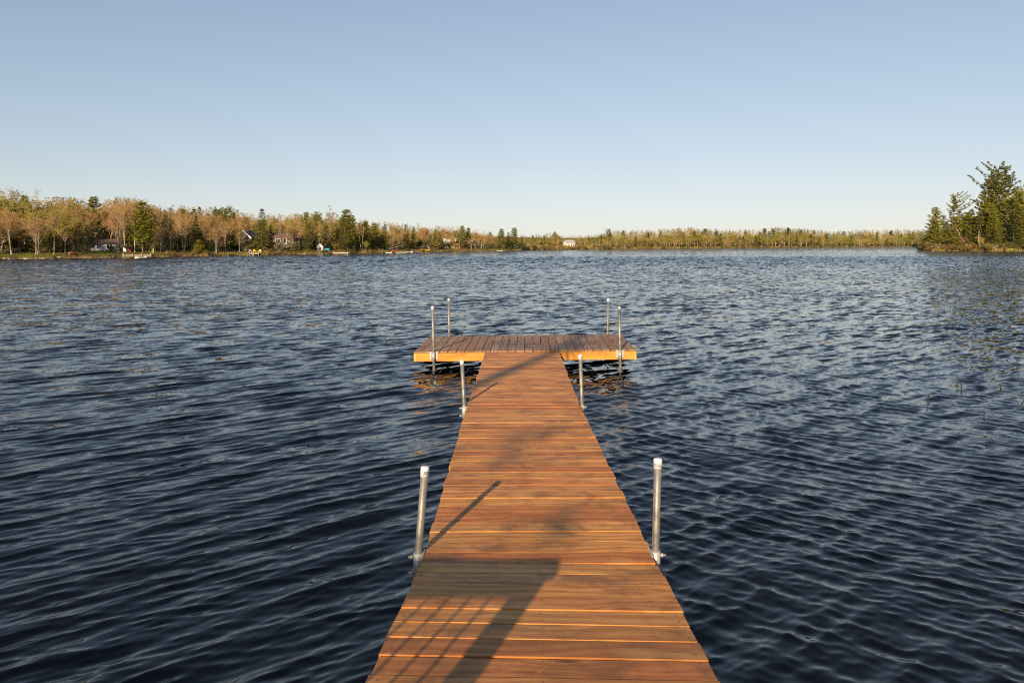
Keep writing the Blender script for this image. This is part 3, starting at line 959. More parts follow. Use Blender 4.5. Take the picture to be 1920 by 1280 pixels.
K['pine'] = kind('', pine, (41, 42, 43), BP, [M['needle_pine']], whorls=20, per=6, clump=6, gap=0.05, size=0.034, bare=0.16)
K['brightpine'] = kind('', pine, (44, 45), BP, [M['needle_bright']], whorls=18, per=6, clump=6, gap=0.06, size=0.036, bare=0.2)
K['tallpine'] = kind('', pine, (46, 47, 48), BP, [M['needle_pine']], bare=0.34, whorls=14, per=5, wind=0.5, gap=0.15, L0=0.27, clump=12, size=0.025, power=0.45, ragged=0.45)
K['spruce'] = kind('', spruce, (51, 52, 53), BP, [M['needle_spruce']], clump=4, size=0.034)
K['fir'] = kind('', spruce, (56, 57), BP, [M['needle_dark']], L0=0.21, whorls=24, droop=0.2)
K['snag'] = kind('', snag, (61,), BG, [BG, M['needle_spruce']])
K['bush'] = kind('', bush, (71, 72, 73), BG, [M['leaf_bush']])
K['rust'] = kind('', bush, (76, 77), BG, [M['leaf_rust']], size=0.085)
NAMES = {'maple': 'maple_tree', 'gold': 'hardwood_tree', 'spring': 'poplar_tree', 'birch': 'birch_tree', 'clump': 'maple_clump', 'pine': 'white_pine',
         'tallpine': 'white_pine', 'brightpine': 'white_pine', 'spruce': 'spruce_tree', 'fir': 'fir_tree', 'snag': 'dead_spruce', 'bush': 'shrub', 'rust': 'shrub'}
CATS = {'bush': 'shrub', 'rust': 'shrub'}
_vi = {}
def plant(kd, loc, h, w=1.0, label=None, group=None, tilt=0.0, rz=None, var=None):
    _vi[kd] = _vi.get(kd, -1) + 1
    v = K[kd][(_vi[kd] if var is None else var) % len(K[kd])]
    o = bpy.data.objects.new(NAMES[kd], None); col.objects.link(o); o.empty_display_size = 0.3
    o.location = loc - Vector((0, 0, 0.05*min(h, 4)/4))
    o.rotation_euler = (rnd.gauss(0, 0.02) , tilt, rnd.uniform(0, 6.283) if rz is None else rz)
    o.scale = (h*w, h*w, h)
    link('trunk', v[0], o); link('crown', v[1], o)
    tag(o, label, CATS.get(kd, 'tree'), group)
    return o
def plant_px(kd, px, ytop, t, w=1.0, label=None, group=None, tilt=0.0, rz=None, var=None):
    p = at(px, t)
    h = H + (HZ - ytop)*p.y/F - p.z
    return plant(kd, p, h, w, label, group, tilt, rz, var)

# foreground rank of the left shore, each tree where it stands: kind, column, row of its top, metres inland, width, label
LEFT = [
 ('spring', 12, 350, 26, 1.0, 'tall pale green poplar crowning the far left of the tree line'),
 ('maple', 2, 395, 9, 1.1, 'spreading red budded maple cut off by the left edge of the view'),
 ('clump', 68, 396, 3.5, 1.15, 'many stemmed bare vase shaped maple on the lawn at the water'),
 ('pine', 46, 364, 30, 0.8, 'thin pine top showing between green poplar and red maples at far left'),
 ('spring', 66, 374, 17, 1.1, 'rounded yellow green tree behind the many stemmed bare maple'),
 ('birch', 103, 388, 4, 1.0, 'pale twin trunk birch on the lawn left of the orange kayak'),
 ('maple', 112, 365, 26, 1.2, 'broad red brown maple on the skyline above the pale twin birch'),
 ('spring', 122, 392, 8, 0.9, 'yellow green leafing tree leaning over the lawn near the orange kayak'),
 ('fir', 147, 414, 4, 1.5, 'dark broad evergreen standing right of the orange kayak'),
 ('fir', 161, 425, 9, 1.5, 'dark low evergreen left of the white cottage'),
 ('brightpine', 172, 366, 22, 1.0, 'flat topped green pine rising over the white cottage'),
 ('maple', 206, 368, 20, 1.0, 'grey pink leafless maple between the flat topped pine and bright pine'),
 ('clump', 222, 370, 9, 0.95, 'tall bare maple with several pale stems behind the small dock'),
 ('maple', 240, 366, 30, 1.0, 'wispy topped maple behind the bright green pine'),
 ('brightpine', 268, 374, 5, 1.25, 'bright green full pine on the point beside the small white dock'),
 ('birch', 286, 392, 6, 0.9, 'pale birch stems just right of the bright green pine'),
 ('birch', 236, 380, 7, 0.9, 'slim pale birch stems behind the grey dock on posts'),
 ('birch', 252, 386, 9, 0.9, 'slim pale birch just left of the bright green pine'),
 ('birch', 300, 400, 6, 0.9, 'leaning pale birch a little right of the bright green pine'),
 ('birch', 22, 400, 5, 1.0, 'pale birch stems at the far left edge of the lawn'),
 ('birch', 318, 404, 7, 0.9, 'slim birch before the narrow dark fir'),
 ('birch', 345, 405, 7, 0.9, 'slim birch left of the olive spruce'),
 ('birch', 424, 412, 8, 0.9, 'slim birch just left of the dark gabled house'),
 ('birch', 563, 412, 7, 0.9, 'slim birch at the right end of the porch house'),
 ('birch', 678, 422, 5, 0.9, 'pale birch stem among the full pines'),
 ('maple', 302, 381, 16, 1.05, 'orange pink maple just right of the bright green pine'),
 ('fir', 312, 412, 8, 0.9, 'narrow dark fir below the orange pink maple'),
 ('maple', 328, 391, 12, 1.0, 'dull brown maple in the dark wood right of the bright pine'),
 ('gold', 352, 392, 14, 1.1, 'golden budded hardwood left of the low bright spruce'),
 ('spruce', 368, 398, 8, 0.9, 'olive spruce behind the low bright spruce at the bank'),
 ('fir', 374, 384, 34, 0.8, 'dark conical fir top on the skyline above the golden hardwoods'),
 ('brightpine', 372, 448, 2.2, 1.7, 'low bright spreading spruce overhanging the bank'),
 ('gold', 395, 397, 17, 1.15, 'broad golden hardwood with bare white limbs left of the gabled house'),
 ('clump', 405, 418, 5, 1.0, 'bare forked tree on the bank left of the gabled house'),
 ('tallpine', 405, 386, 38, 0.9, 'dark pine on the skyline, left of two'),
 ('tallpine', 424, 385, 38, 1.0, 'dark ragged pine on the skyline, right of two'),
 ('maple', 448, 397, 18, 1.2, 'large red maple crown above the dark gabled house'),
 ('spruce', 491, 388, 6, 1.15, 'tall pointed spruce right of the dark gabled house'),
 ('spruce', 508, 418, 7, 0.9, 'smaller olive spruce left of the porch house'),
 ('gold', 449, 420, 7, 0.8, 'thin golden hardwood partly hiding the dark gabled house'),
 ('birch', 526, 412, 7, 0.9, 'slim birch before the left half of the porch house'),
 ('gold', 546, 416, 8, 0.8, 'thin golden hardwood before the porch of the porch house'),
 ('rust', 538, 462, 6, 1.5, 'rusty bush in front of the porch house'),
 ('bush', 598, 467, 3, 1.5, 'green bush in front of the white gazebo'),
 ('gold', 517, 400, 22, 0.8, 'thin golden birch on the skyline left of the porch house'),
 ('gold', 545, 398, 24, 1.2, 'orange gold rounded hardwood above the porch house'),
 ('pine', 575, 396, 30, 0.9, 'dark pine top on the skyline above the golden hardwoods by the porch house'),
 ('spring', 582, 402, 12, 1.0, 'green leafing hardwood right of the porch house'),
 ('spruce', 576, 414, 6, 1.0, 'olive spruce right of the porch house'),
 ('tallpine', 594, 394, 32, 0.9, 'dark pine top left of the dead grey spruce'),
 ('spring', 606, 406, 11, 1.0, 'bright green hardwood above the white gazebo'),
 ('snag', 620, 384, 16, 1.1, 'dead grey spruce standing above the tree line'),
 ('birch', 600, 412, 7, 0.9, 'forked white birch by the white gazebo'),
 ('spruce', 642, 420, 3.0, 1.1, 'grey green spruce at the head of the wooden ramp dock'),
 ('pine', 648, 391, 8, 1.2, 'tallest full pine beside the wooden ramp dock'),
 ('pine', 661, 402, 11, 1.1, 'deep green pine behind the tallest full pine'),
 ('pine', 686, 413, 9, 1.2, 'dark green broad pine on the point, third of the pine group'),
 ('pine', 701, 416, 12, 1.0, 'dark pine at the right end of the pine group'),
 ('spring', 687, 450, 3, 1.1, 'small yellow green bush sized tree below the dark pines'),
 ('spruce', 722, 418, 8, 1.1, 'pale olive spruce right of the pine group'),
 ('birch', 735, 414, 10, 0.9, 'slim birch above the red kayak'),
 ('maple', 748, 424, 9, 1.0, 'brown hardwood above the white beached boats'),
 ('spruce', 761, 418, 8, 1.0, 'brown green spruce right of the red kayak'),
 ('spruce', 775, 428, 7, 0.9, 'thin dark spruce near the white beached boats'),
 ('maple', 792, 424, 12, 1.3, 'orange maple above the yellow canoe'),
 ('spruce', 816, 427, 5, 1.1, 'dark spruce left of the white shore houses'),
 ('gold', 838, 426, 16, 1.2, 'green gold hardwood above the white shore houses'),
 ('spring', 852, 430, 22, 1.1, 'pale green hardwood between the orange maple and the twin topped pine'),
 ('pine', 867, 422, 10, 1.15, 'twin topped pine above the yellow shed'),
 ('pine', 878, 426, 12, 1.0, 'shorter pine touching the twin topped pine'),
 ('spruce', 826, 438, 4, 1.1, 'small spruce between the small white cottage and the pale roofed house'),
 ('gold', 848, 440, 4, 1.2, 'low golden tree in front of the pale roofed white house'),
 ('clump', 884, 442, 5, 1.3, 'bare many stemmed tree in front of the dark walled house'),
 ('maple', 906, 444, 4, 1.2, 'low reddish tree right of the last white cottage'),
 ('rust', 868, 461, 2.5, 1.6, 'rusty bush before the dark walled house'),
 ('gold', 897, 434, 10, 1.1, 'golden hardwood right of the twin topped pine'),
 ('maple', 916, 437, 14, 1.3, 'low orange maple behind the white motor boat'),
 ('pine', 941, 428, 3, 1.2, 'left pine of the dark pair at the tip of the point'),
 ('pine', 965, 426, 3, 1.25, 'right pine of the dark pair at the tip of the point'),
 ('spruce', 953, 434, 5, 1.3, 'dark spruce between the two pines at the tip of the point'),
 ('fir', 977, 442, 2, 1.2, 'last dark evergreen at the tip of the point'),
]
for kd, px, yt, t, wd, lab in LEFT:
    plant_px(kd, px, yt, t, wd, lab, 'trees along the left shore')

# the wood behind the first rank
SKYL = [(-150, 372), (0, 368), (70, 378), (115, 370), (190, 378), (235, 372), (300, 388), (365, 390), (430, 394), (470, 402), (520, 405), (560, 403), (620, 400), (660, 408),
        (700, 418), (740, 421), (800, 425), (850, 427), (900, 434), (940, 438), (980, 443)]
wood_labels = {'maple': 'red brown budding maple in the left shore wood', 'gold': 'golden budding hardwood in the left shore wood',
               'spring': 'yellow green leafing tree in the left shore wood', 'spruce': 'olive spruce in the left shore wood',
               'pine': 'dark pine in the left shore wood', 'fir': 'dark fir in the left shore wood'}
def zone(px):
    for lim, w in ((100, 'far left, by the lawn'), (160, 'behind the orange kayak lawn'), (235, 'round the white cottage'), (330, 'behind the grey dock on posts'), (440, 'left of the dark gabled house'),
                   (505, 'round the dark gabled house'), (590, 'round the porch house'), (640, 'round the white gazebo'), (715, 'by the group of full pines'), (800, 'by the beached boats'),
                   (910, 'round the white shore houses'), (2000, 'near the tip of the left point')):
        if px < lim: return w
def farzone(px):
    for lim, w in ((1056, 'left of the white house'), (1130, 'right beside the white house'), (1300, 'under the first rise of the woods'), (1480, 'in the middle of the far woods'), (1620, 'in the right half of the far woods'),
                   (3000, 'next to the right peninsula')):
        if px < lim: return w
def skyl(px, tab): return float(np.interp(px, [a for a, b in tab], [b for a, b in tab]))
px = -130.0
while px < 975:
    near = 1 - min(max(px, 0), 980)/980*0.55
    for t, dy in ((13, 24), (21, 15), (33, 8), (50, 3)):
        p_ = px + rnd.uniform(-9, 9)*near
        kd = rnd.choices(('maple', 'gold', 'spring', 'spruce', 'pine', 'fir'), (3, 5, 4, 3, 2, 1.5) if t > 16 else (3, 4, 1, 5, 1, 4))[0]
        if kd in ('spruce', 'pine', 'fir') and t > 25: dy2 = dy - rnd.uniform(-4, 5)
        else: dy2 = dy + rnd.uniform(-5, 7) + (rnd.uniform(0, 22) if t < 16 else 0)
        # keep the houses in view
        if t < 30 and (160 < p_ < 232 or 443 < p_ < 482 or 508 < p_ < 562 or 796 < p_ < 902): continue
        plant_px(kd, p_, skyl(p_, SKYL) + dy2*(0.55 + 0.45*near), t + rnd.uniform(-3, 3), rnd.uniform(1.1, 1.5) if kd in ('maple', 'gold', 'spring') else rnd.uniform(1.0, 1.5), wood_labels[kd] + ' ' + zone(p_), 'mixed wood behind the left shore')
    px += 19*near

# the wood goes on behind as one mass
def wood_mass(name, p0, p1, t0, t1, n, ytop, label, mats, size, seed, drop=6):
    q = random.Random(seed); b = MB()
    lobes = []
    for i in range(n):
        px = q.uniform(p0, p1); t = q.uniform(t0, t1)
        g0 = at(px, t)
        top = H + (HZ - ytop(px) - q.uniform(0, drop))*g0.y/F - g0.z
        mi = q.choices(range(len(mats)-1), (3, 3, 2, 2)[:len(mats)-1])[0] + 1
        r = top*q.uniform(0.14, 0.26)
        b.tube([g0 - Vector((0, 0, 0.2)), g0 + Vector((q.uniform(-.3, .3), 0, top*0.85))], [top*0.013, top*0.004], 3, 0, caps=False)
        k = 120
        for j in range(k):
            u = q.random()
            rr = r*(1.0 - 0.75*u**2)*q.random()**0.5
            a = q.uniform(0, 6.28)
            p = g0 + Vector((math.cos(a)*rr, math.sin(a)*rr, top*(0.04 + 0.95*u)))
            leafquad(b, q, p, size*top, mi, 0.0, 0.8, g0 + Vector((0, 0, top*0.45)))
    o = b.build(name, mats)
    return tag(o, label, None, None, 'stuff')
wood_mass('woods', -160, 985, 40, 95, 450, lambda p: skyl(p, SKYL) + 5, 'deep mixed spring wood closing the view behind the left shore',
          [BG, M['bud_red'], M['bud_gold'], M['leaf_spring'], M['needle_spruce']], 0.042, 5, -10)

# low shrubs under the trees and along the bank
px = -120.0
while px < 978:
    near = 1 - min(max(px, 0), 980)/980*0.5
    if rnd.random() < 0.85 and not (172 < px < 226):
        t = rnd.uniform(9, 15)
        plant('bush', at(px, t), rnd.uniform(1.2, 3.2), 1.1, 'low dark shrub under the left shore trees ' + zone(px), 'shrubs under the left shore trees')
    if px > 285 and not (395 < px < 470) and rnd.random() < 0.7:
        plant(rnd.choice(('rust', 'rust', 'bush')), at(px + 6, rnd.uniform(1.2, 3)), rnd.uniform(0.5, 1.1), 1.2, 'small rusty shrub on the left bank ' + zone(px + 6), 'bank shrubs of the left shore')
    px += 16*near

# the far shore: smaller trees, one mesh each
def far_mesh(seed, mats, style):
    q = random.Random(seed); b = MB()
    if style in ('hard', 'pale'):
        n = 1
        for s in range(n):
            x = q.uniform(-0.05, 0.05)*(n-1); b.tube([(x, 0, 0), (x+q.uniform(-.03, .03), 0, 0.45), (x+q.uniform(-.08, .08), 0, 0.9)], [0.016, 0.011, 0.003], 4, 0, caps=False)
        lob = [(Vector((q.gauss(0, 0.15), q.gauss(0, 0.15), q.uniform(0.30, 0.86))), q.uniform(0.10, 0.18)) for _ in range(11)]
        for c, r in lob:
            b.tube([(0, 0, max(0.2, c.z-0.3)), (c.x*0.6, c.y*0.6, c.z-0.08), tuple(c)], [0.008, 0.006, 0.002], 3, 0, caps=False)
        for _ in range(520 if style == 'hard' else 380):
            c, r = q.choice(lob); p = c + rdir(q)*r*q.random()**0.4*1.1
            leafquad(b, q, Vector((p.x, p.y, min(max(p.z, 0.12), 1.0))), 0.045, 1, out=Vector((0, 0, 0.5)))
    else:
        b.tube([(0, 0, 0), (0, 0, 1)], [0.014, 0.002], 4, 0, caps=False)
        for _ in range(480):
            u = q.random()**1.25; z = 0.08 + 0.91*u; a = q.uniform(0, 6.28)
            lay = 0.75 + 0.25*math.sin(z*70)
            r = (0.21*(1-u)**0.7 + 0.014)*q.random()**0.4*lay
            leafquad(b, q, Vector((math.cos(a)*r, math.sin(a)*r, z - r*0.25)), 0.055, 1, 0.2)
    return b.mesh('tree', mats)
FAR = {'bare_hardwood': [far_mesh(s, [BG, M['bud_gold']], 'pale') for s in (1, 2, 3)], 'budding_maple': [far_mesh(s, [BG, M['bud_red']], 'hard') for s in (4, 5)],
       'leafing_poplar': [far_mesh(s, [BG, M['leaf_spring']], 'hard') for s in (6, 7)], 'spruce_tree': [far_mesh(s, [BP, M['needle_spruce']], 'con') for s in (8, 9)]}
FLAB = {'bare_hardwood': 'pale golden hardwood across the lake', 'budding_maple': 'reddish maple across the lake',
        'leafing_poplar': 'yellow green leafing tree across the lake', 'spruce_tree': 'small olive spruce across the lake'}
FSKY = [(960, 443), (1000, 441), (1036, 437), (1060, 443), (1098, 443), (1125, 438), (1150, 433), (1200, 433), (1240, 431), (1290, 428), (1340, 431), (1400, 433),
        (1460, 428), (1500, 430), (1560, 435), (1600, 433), (1660, 433), (1700, 432), (1735, 433), (1800, 432)]
def far_tree(kd, px, ytop, t, w, label=None):
    p = at(px, t); h = H + (HZ - ytop)*p.y/F - p.z
    o = link(kd, rnd.choice(FAR[kd]), None, p - Vector((0, 0, 0.1)), (0, 0, rnd.uniform(0, 6.28)))
    o.scale = (h*w, h*w, h)
    return tag(o, label or FLAB[kd] + ' ' + farzone(px), 'tree', 'woods across the lake')
px = 984.0
fk = ('bare_hardwood', 'budding_maple', 'leafing_poplar', 'spruce_tree')
while px < 1740:
    field = 984 < px < 1110
    for t, dy in ((5, 11), (15, 5), (32, 0)):
        if field and t < 12: continue
        p_ = px + rnd.uniform(-4, 4)
        if 1056 < p_ < 1086 and t < 50: continue
        kd = rnd.choices(fk, ((5, 1.5, 4, 2.5) if t < 10 else (4, 1.5, 6, 2.2)))[0]
        dd = dy + rnd.uniform(-2.5, 4)
        if kd == 'spruce_tree' and t > 20: dd -= rnd.uniform(-1, 1.2)
        far_tree(kd, p_, skyl(p_, FSKY) + dd, t + rnd.uniform(-2, 2)*(1 + t*0.1), rnd.uniform(1.3, 2.0))
    px += 8.0
wood_mass('woods', 975, 1790, 30, 160, 760, lambda p: skyl(p, FSKY) + 3, 'low golden green woods closing the view across the lake',
          [BG, M['bud_gold'], M['leaf_spring'], M['needle_spruce'], M['bud_red']], 0.048, 6, -6)
far_tree('spruce_tree', 1127, 441, 4, 1.4, 'lone dark spruce at the waterline right of the white house across the lake')
plant_px('tallpine', 1143, 427, 20, 1.1, 'leaning pine top rising over the low woods right of the white house across the lake')
plant_px('pine', 1040, 434, 60, 1.6, 'rounded dark pine on the skyline left of the white house across the lake')
for i in range(70):
    p_ = 990 + rnd.random()*730
    plant(rnd.choice(('rust', 'bush')), at(p_, rnd.uniform(0.8, 3)), rnd.uniform(0.8, 1.8), 1.5, 'low bush at the far waterline ' + farzone(p_), 'waterline bushes across the lake')

# right peninsula
RIGHT = [
 ('tallpine', 1879, 301, 14, 0.95, 'tallest wind swept white pine on the right peninsula', 0.0),
 ('tallpine', 1868, 322, 20, 0.9, 'tall pine hidden in part behind the tallest one', 0.0),
 ('brightpine', 1846, 368, 11, 1.1, 'bright full pine at the foot of the two tall pines', 0.0),
 ('brightpine', 1812, 396, 8, 1.3, 'bright bushy pine in the gap left of the tall pines', 0.0),
 ('tallpine', 1853, 325, 12, 1.0, 'slightly shorter wind swept pine just left of the tallest one', -0.05),
 ('tallpine', 1787, 358, 11, 0.85, 'pointed pine near the tip of the right peninsula', 0.0),
 ('pine', 1763, 386, 7, 1.05, 'slanting pine left of the pointed pine on the right peninsula', -0.08),
 ('pine', 1742, 418, 4.5, 1.2, 'low dark pine overhanging the tip of the right peninsula', -0.18),
 ('fir', 1733, 440, 3, 1.3, 'lowest dark evergreen leaning over the water at the peninsula tip', -0.2),
 ('spruce', 1800, 392, 13, 1.0, 'spruce right behind the pointed pine', 0),
 ('spruce', 1822, 388, 16, 1.3, 'dark spruce between the pointed pine and the tall pines', 0),
 ('spruce', 1838, 394, 9, 1.2, 'sunlit spruce below the two tall pines', 0),
 ('brightpine', 1862, 388, 8, 1.0, 'full low pine below the two tall pines', 0),
 ('brightpine', 1906, 356, 15, 1.1, 'rounded green pine right of the tallest one', 0),
 ('spring', 1925, 340, 18, 1.0, 'leafing tree at the right edge of the view', 0),
 ('fir', 1900, 392, 7, 1.1, 'dark fir at the right above the lime kayak', 0),
 ('fir', 1884, 402, 9, 1.1, 'shadowy fir below the tallest wind swept pine', 0),
 ('pine', 1916, 384, 6, 1.0, 'pine at the right edge above the white dock', 0),
 ('spruce', 1775, 412, 6, 1.2, 'small spruce below the pointed pine', 0),
 ('fir', 1812, 424, 5, 1.3, 'squat fir behind the rusty bushes on the peninsula', 0),
 ('pine', 1752, 408, 8, 1.3, 'full dark pine left of the slanting pine on the peninsula', 0.0),
 ('spruce', 1768, 400, 10, 1.3, 'broad spruce between the slanting pine and pointed pine', 0.0),
 ('pine', 1792, 404, 9, 1.3, 'full low pine under the pointed pine', 0.0),
 ('spruce', 1812, 402, 11, 1.4, 'broad olive spruce right of the pointed pine', 0.0),
 ('pine', 1843, 398, 12, 1.3, 'bushy pine under the shorter wind swept pine', 0.0),
 ('rust', 1769, 454, 3.0, 1.2, 'tall rusty bush at the waterline of the peninsula', -0.15),
 ('gold', 1803, 438, 6, 0.9, 'small golden hardwood with thin trunk on the peninsula', -0.2),
 ('spruce', 1868, 424, 4, 1.3, 'orange tinged low spruce over the driftwood', 0.1),
 ('gold', 1838, 440, 5.5, 0.8, 'low golden hardwood behind the bare white dead trunk', -0.25),
 ('birch', 1912, 425, 7, 0.8, 'pale birch stems at the right edge of the peninsula', 0.1),
 ('spruce', 1855, 410, 6, 1.3, 'olive spruce behind the low golden hardwood', 0),
 ('fir', 1830, 412, 12, 1.4, 'dark broad fir in the middle of the peninsula', 0),
]
for kd, px, yt, t, wd, lab, tl in RIGHT:
    plant_px(kd, px, yt, t, wd, lab, 'trees of the right peninsula', tl)
for i in range(40):
    px = 1738 + i*5.2 + rnd.uniform(-3, 3)
    yt = np.interp(px, [1730, 1790, 1850, 1880, 1950], [440, 415, 400, 395, 380]) + rnd.uniform(-4, 14)
    kd = rnd.choice(('spruce', 'pine', 'fir', 'spruce'))
    plant_px(kd, px, float(yt), rnd.uniform(14, 34), rnd.uniform(1.3, 1.9), {'spruce': 'olive spruce deep in the peninsula wood', 'pine': 'green pine deep in the peninsula wood', 'fir': 'dark fir deep in the peninsula wood'}[kd], 'wood behind the right peninsula')
for i in range(34):
    px = 1734 + i*6 + rnd.uniform(-3, 3)
    kd = rnd.choice(('rust', 'rust', 'bush'))
    if px > 1868: kd = 'bush'
    plant(kd, at(px, rnd.uniform(1.5, 5)), rnd.uniform(1.2, 2.8), 1.3, 'rusty bush on the waterline bank of the right peninsula' if kd == 'rust' else 'green bush on the bank of the right peninsula', 'bank bushes of the right peninsula')

# ------------------------------------------------------------------ houses and things on the shores
def face_cam(p): return -math.atan2(p.x, p.y)

def house(name, p, W, D, wall_h, roof_h, wall, roof, label, gable_front=False, turn=0.0, windows=(), door=None, trim=None, wtrim=None, overhang=0.35, porch=None, chimney=None, cat='house'):
    """front faces the lake; windows = (x, z, w, h) on the front wall"""
    root = empty(name, p, face_cam(p) + turn)
    tag(root, label, cat)
    b = MB().box(-W/2, W/2, 0, D, -0.8, wall_h)
    if gable_front:
        b.poly([(-W/2, 0, wall_h), (W/2, 0, wall_h), (0, 0, wall_h+roof_h)]); b.poly([(W/2, D, wall_h), (-W/2, D, wall_h), (0, D, wall_h+roof_h)])
    else:
        b.poly([(-W/2, D, wall_h), (-W/2, 0, wall_h), (-W/2, D/2, wall_h+roof_h)]); b.poly([(W/2, 0, wall_h), (W/2, D, wall_h), (W/2, D/2, wall_h+roof_h)])
    wl = b.build('wall', wall, root)
    o, th = overhang, 0.16
    r = MB()
    if gable_front:
        k = roof_h/(W/2)
        for s in (-1, 1):
            a = [(0, -o, wall_h+roof_h+0.01), (s*(W/2+o), -o, wall_h-k*o+0.01), (s*(W/2+o), D+o, wall_h-k*o+0.01), (0, D+o, wall_h+roof_h+0.01)]
            r.loft([a, [(x, y, z+th) for x, y, z in a]], smooth=False)
    else:
        k = roof_h/(D/2)
        for y0, y1 in ((-o, D/2), (D+o, D/2)):
            a = [(-W/2-o, y0, wall_h-k*o+0.01), (W/2+o, y0, wall_h-k*o+0.01), (W/2+o, y1, wall_h+roof_h+0.01), (-W/2-o, y1, wall_h+roof_h+0.01)]
            r.loft([a, [(x, y, z+th) for x, y, z in a]], smooth=False)
    rf = r.build('roof', roof, root)
    if chimney is not None:
        MB().box(chimney-0.3, chimney+0.3, D/2-0.3, D/2+0.3, wall_h+roof_h*0.3, wall_h+roof_h+0.8).build('chimney', M['taupe_wall'], rf)
    if trim is not None and gable_front:
        t = MB()
        for s in (-1, 1):
            k = roof_h/(W/2)
            a = [(0, -o-0.05, wall_h+roof_h-0.12), (s*(W/2+o), -o-0.05, wall_h-k*o-0.12), (s*(W/2+o), -o-0.05, wall_h-k*o+0.2), (0, -o-0.05, wall_h+roof_h+0.2)]
            t.loft([a, [(x, y+0.045, z) for x, y, z in a]], smooth=False)
        t.build('gable_trim', trim, root)
    for x, z, w_, h_ in windows:
        f = MB()
        for q in ((x-w_/2-0.09, x-w_/2, z-0.09, z+h_+0.09), (x+w_/2, x+w_/2+0.09, z-0.09, z+h_+0.09), (x-w_/2, x+w_/2, z-0.09, z), (x-w_/2, x+w_/2, z+h_, z+h_+0.09), (x-0.03, x+0.03, z, z+h_)):
            f.box(q[0], q[1], -0.05, 0.02, q[2], q[3])
        fr = f.build('window', wtrim or trim or M['white_paint'], root)
        MB().box(x-w_/2, x+w_/2, -0.025, 0.015, z, z+h_).build('pane', M['glass'], fr)
    if door is not None:
        x = door
        dr = MB().box(x-0.45, x+0.45, -0.05, 0.02, 0.02, 2.05).build('door', M['glass'], root)
        MB().box(x+0.32, x+0.36, -0.10, -0.05, 0.95, 1.08).build('handle', M['bright_steel'], dr)
    if porch is not None:
        px0, px1, dep, ph = porch
        MB().box(px0, px1, -dep, -0.002, -0.3, 0.0).build('porch_floor', M['grey_wood'], root)
        MB().box(px0-0.2, px1+0.2, -dep-0.2, -0.06, ph, ph+0.14).build('porch_roof', roof, root)
        n = max(2, int((px1-px0)/1.6))
        for i in range(n+1):
            x = px0 + 0.08 + (px1-px0-0.16)*i/n
            MB().box(x-0.07, x+0.07, -dep+0.02, -dep+0.16, 0.001, ph-0.001).build('porch_post', trim or M['white_paint'], root)
        MB().box(px0+0.16, px1-0.16, -dep+0.06, -dep+0.12, 0.85, 0.93).build('porch_rail', trim or M['white_paint'], root)
    return root

def mpp(px, t=0): return at(px, t).y/F        # metres per photograph pixel there
WH = M['white_paint']
house('cottage', at(198, 17) - Vector((0, 0, 0.0)), 5.6, 5, 1.35, 0.55, WH, M['brown_roof'], 'low white cottage with brown roof behind trees on the left lawn',
      windows=((-2.0, 0.45, 0.6, 0.65), (-1.0, 0.45, 0.6, 0.65), (0.6, 0.35, 0.8, 0.75), (1.9, 0.45, 0.6, 0.65)), door=None)
house('cottage', at(-4, 15), 2.6, 5, 1.9, 0.7, M['grey_wall'], M['dark_roof'], 'dark cottage corner cut off by the left edge of the view', windows=((0.4, 0.8, 0.7, 0.7),))
house('gabled_house', at(457, 15), 3.0, 6.5, 2.75, 1.35, M['grey_wall'], M['dark_roof'], 'dark grey gabled house with white rake trim among the left shore trees',
      gable_front=True, turn=-0.45, windows=((-0.7, 1.9, 0.7, 0.9), (0.6, 1.9, 0.7, 0.9)), trim=WH, wtrim=M['grey_wall'])
house('porch_house', at(536, 14), 6.0, 6, 2.75, 0.95, M['taupe_wall'], M['brown_roof'], 'taupe lake house with tall porch posts under golden hardwoods',
      windows=((-1.7, 1.5, 0.9, 0.9), (0.0, 1.5, 0.9, 0.9), (1.7, 1.5, 0.9, 0.9)), porch=(0.1, 2.9, 1.3, 2.6), chimney=-1.5)
house('gazebo', at(600, 6), 1.1, 1.2, 1.0, 0.5, WH, M['grey_roof'], 'small white gazebo shed beside the forked white birch', gable_front=True, windows=((0, 0.35, 0.6, 0.6),), overhang=0.15, trim=WH, cat='gazebo')
for px, t, W_, hh, wl, rf, lab in [(809, 9, 2.8, 1.5, WH, M['brown_roof'], 'small white cottage, leftmost of the white shore houses'),
                                 (843, 12, 3.4, 2.2, WH, M['white_roof'], 'white house with pale roof left of the ochre shed'),
                                 (874, 14, 4.0, 2.4, M['grey_wall'], M['white_roof'], 'dark walled house with pale roof under the twin topped pine'),
                                 (896, 11, 2.8, 1.6, WH, M['dark_roof'], 'white cottage, rightmost of the shore houses before the point')]:
    house('shore_house', at(px, t), W_, 4, hh, 0.8, wl, rf, lab, windows=((-W_*0.28, hh*0.45, 0.7, 0.7), (W_*0.25, hh*0.45, 0.7, 0.7)), door=0.0)
house('shed', at(856, 5), 1.9, 2, 1.25, 0.5, M['ochre_wall'], M['ochre_wall'], 'ochre yellow shed between the white shore houses', overhang=0.12, windows=((0.3, 0.5, 0.4, 0.4),), cat='shed')
house('farmhouse', at(1071, 14), 3.7, 4.4, 2.0, 1.15, WH, M['grey_roof'], 'white house standing alone in the field across the lake',
      windows=((-1.1, 0.6, 0.6, 0.7), (0.2, 0.6, 0.6, 0.7), (1.2, 0.6, 0.6, 0.7)), turn=0.45)

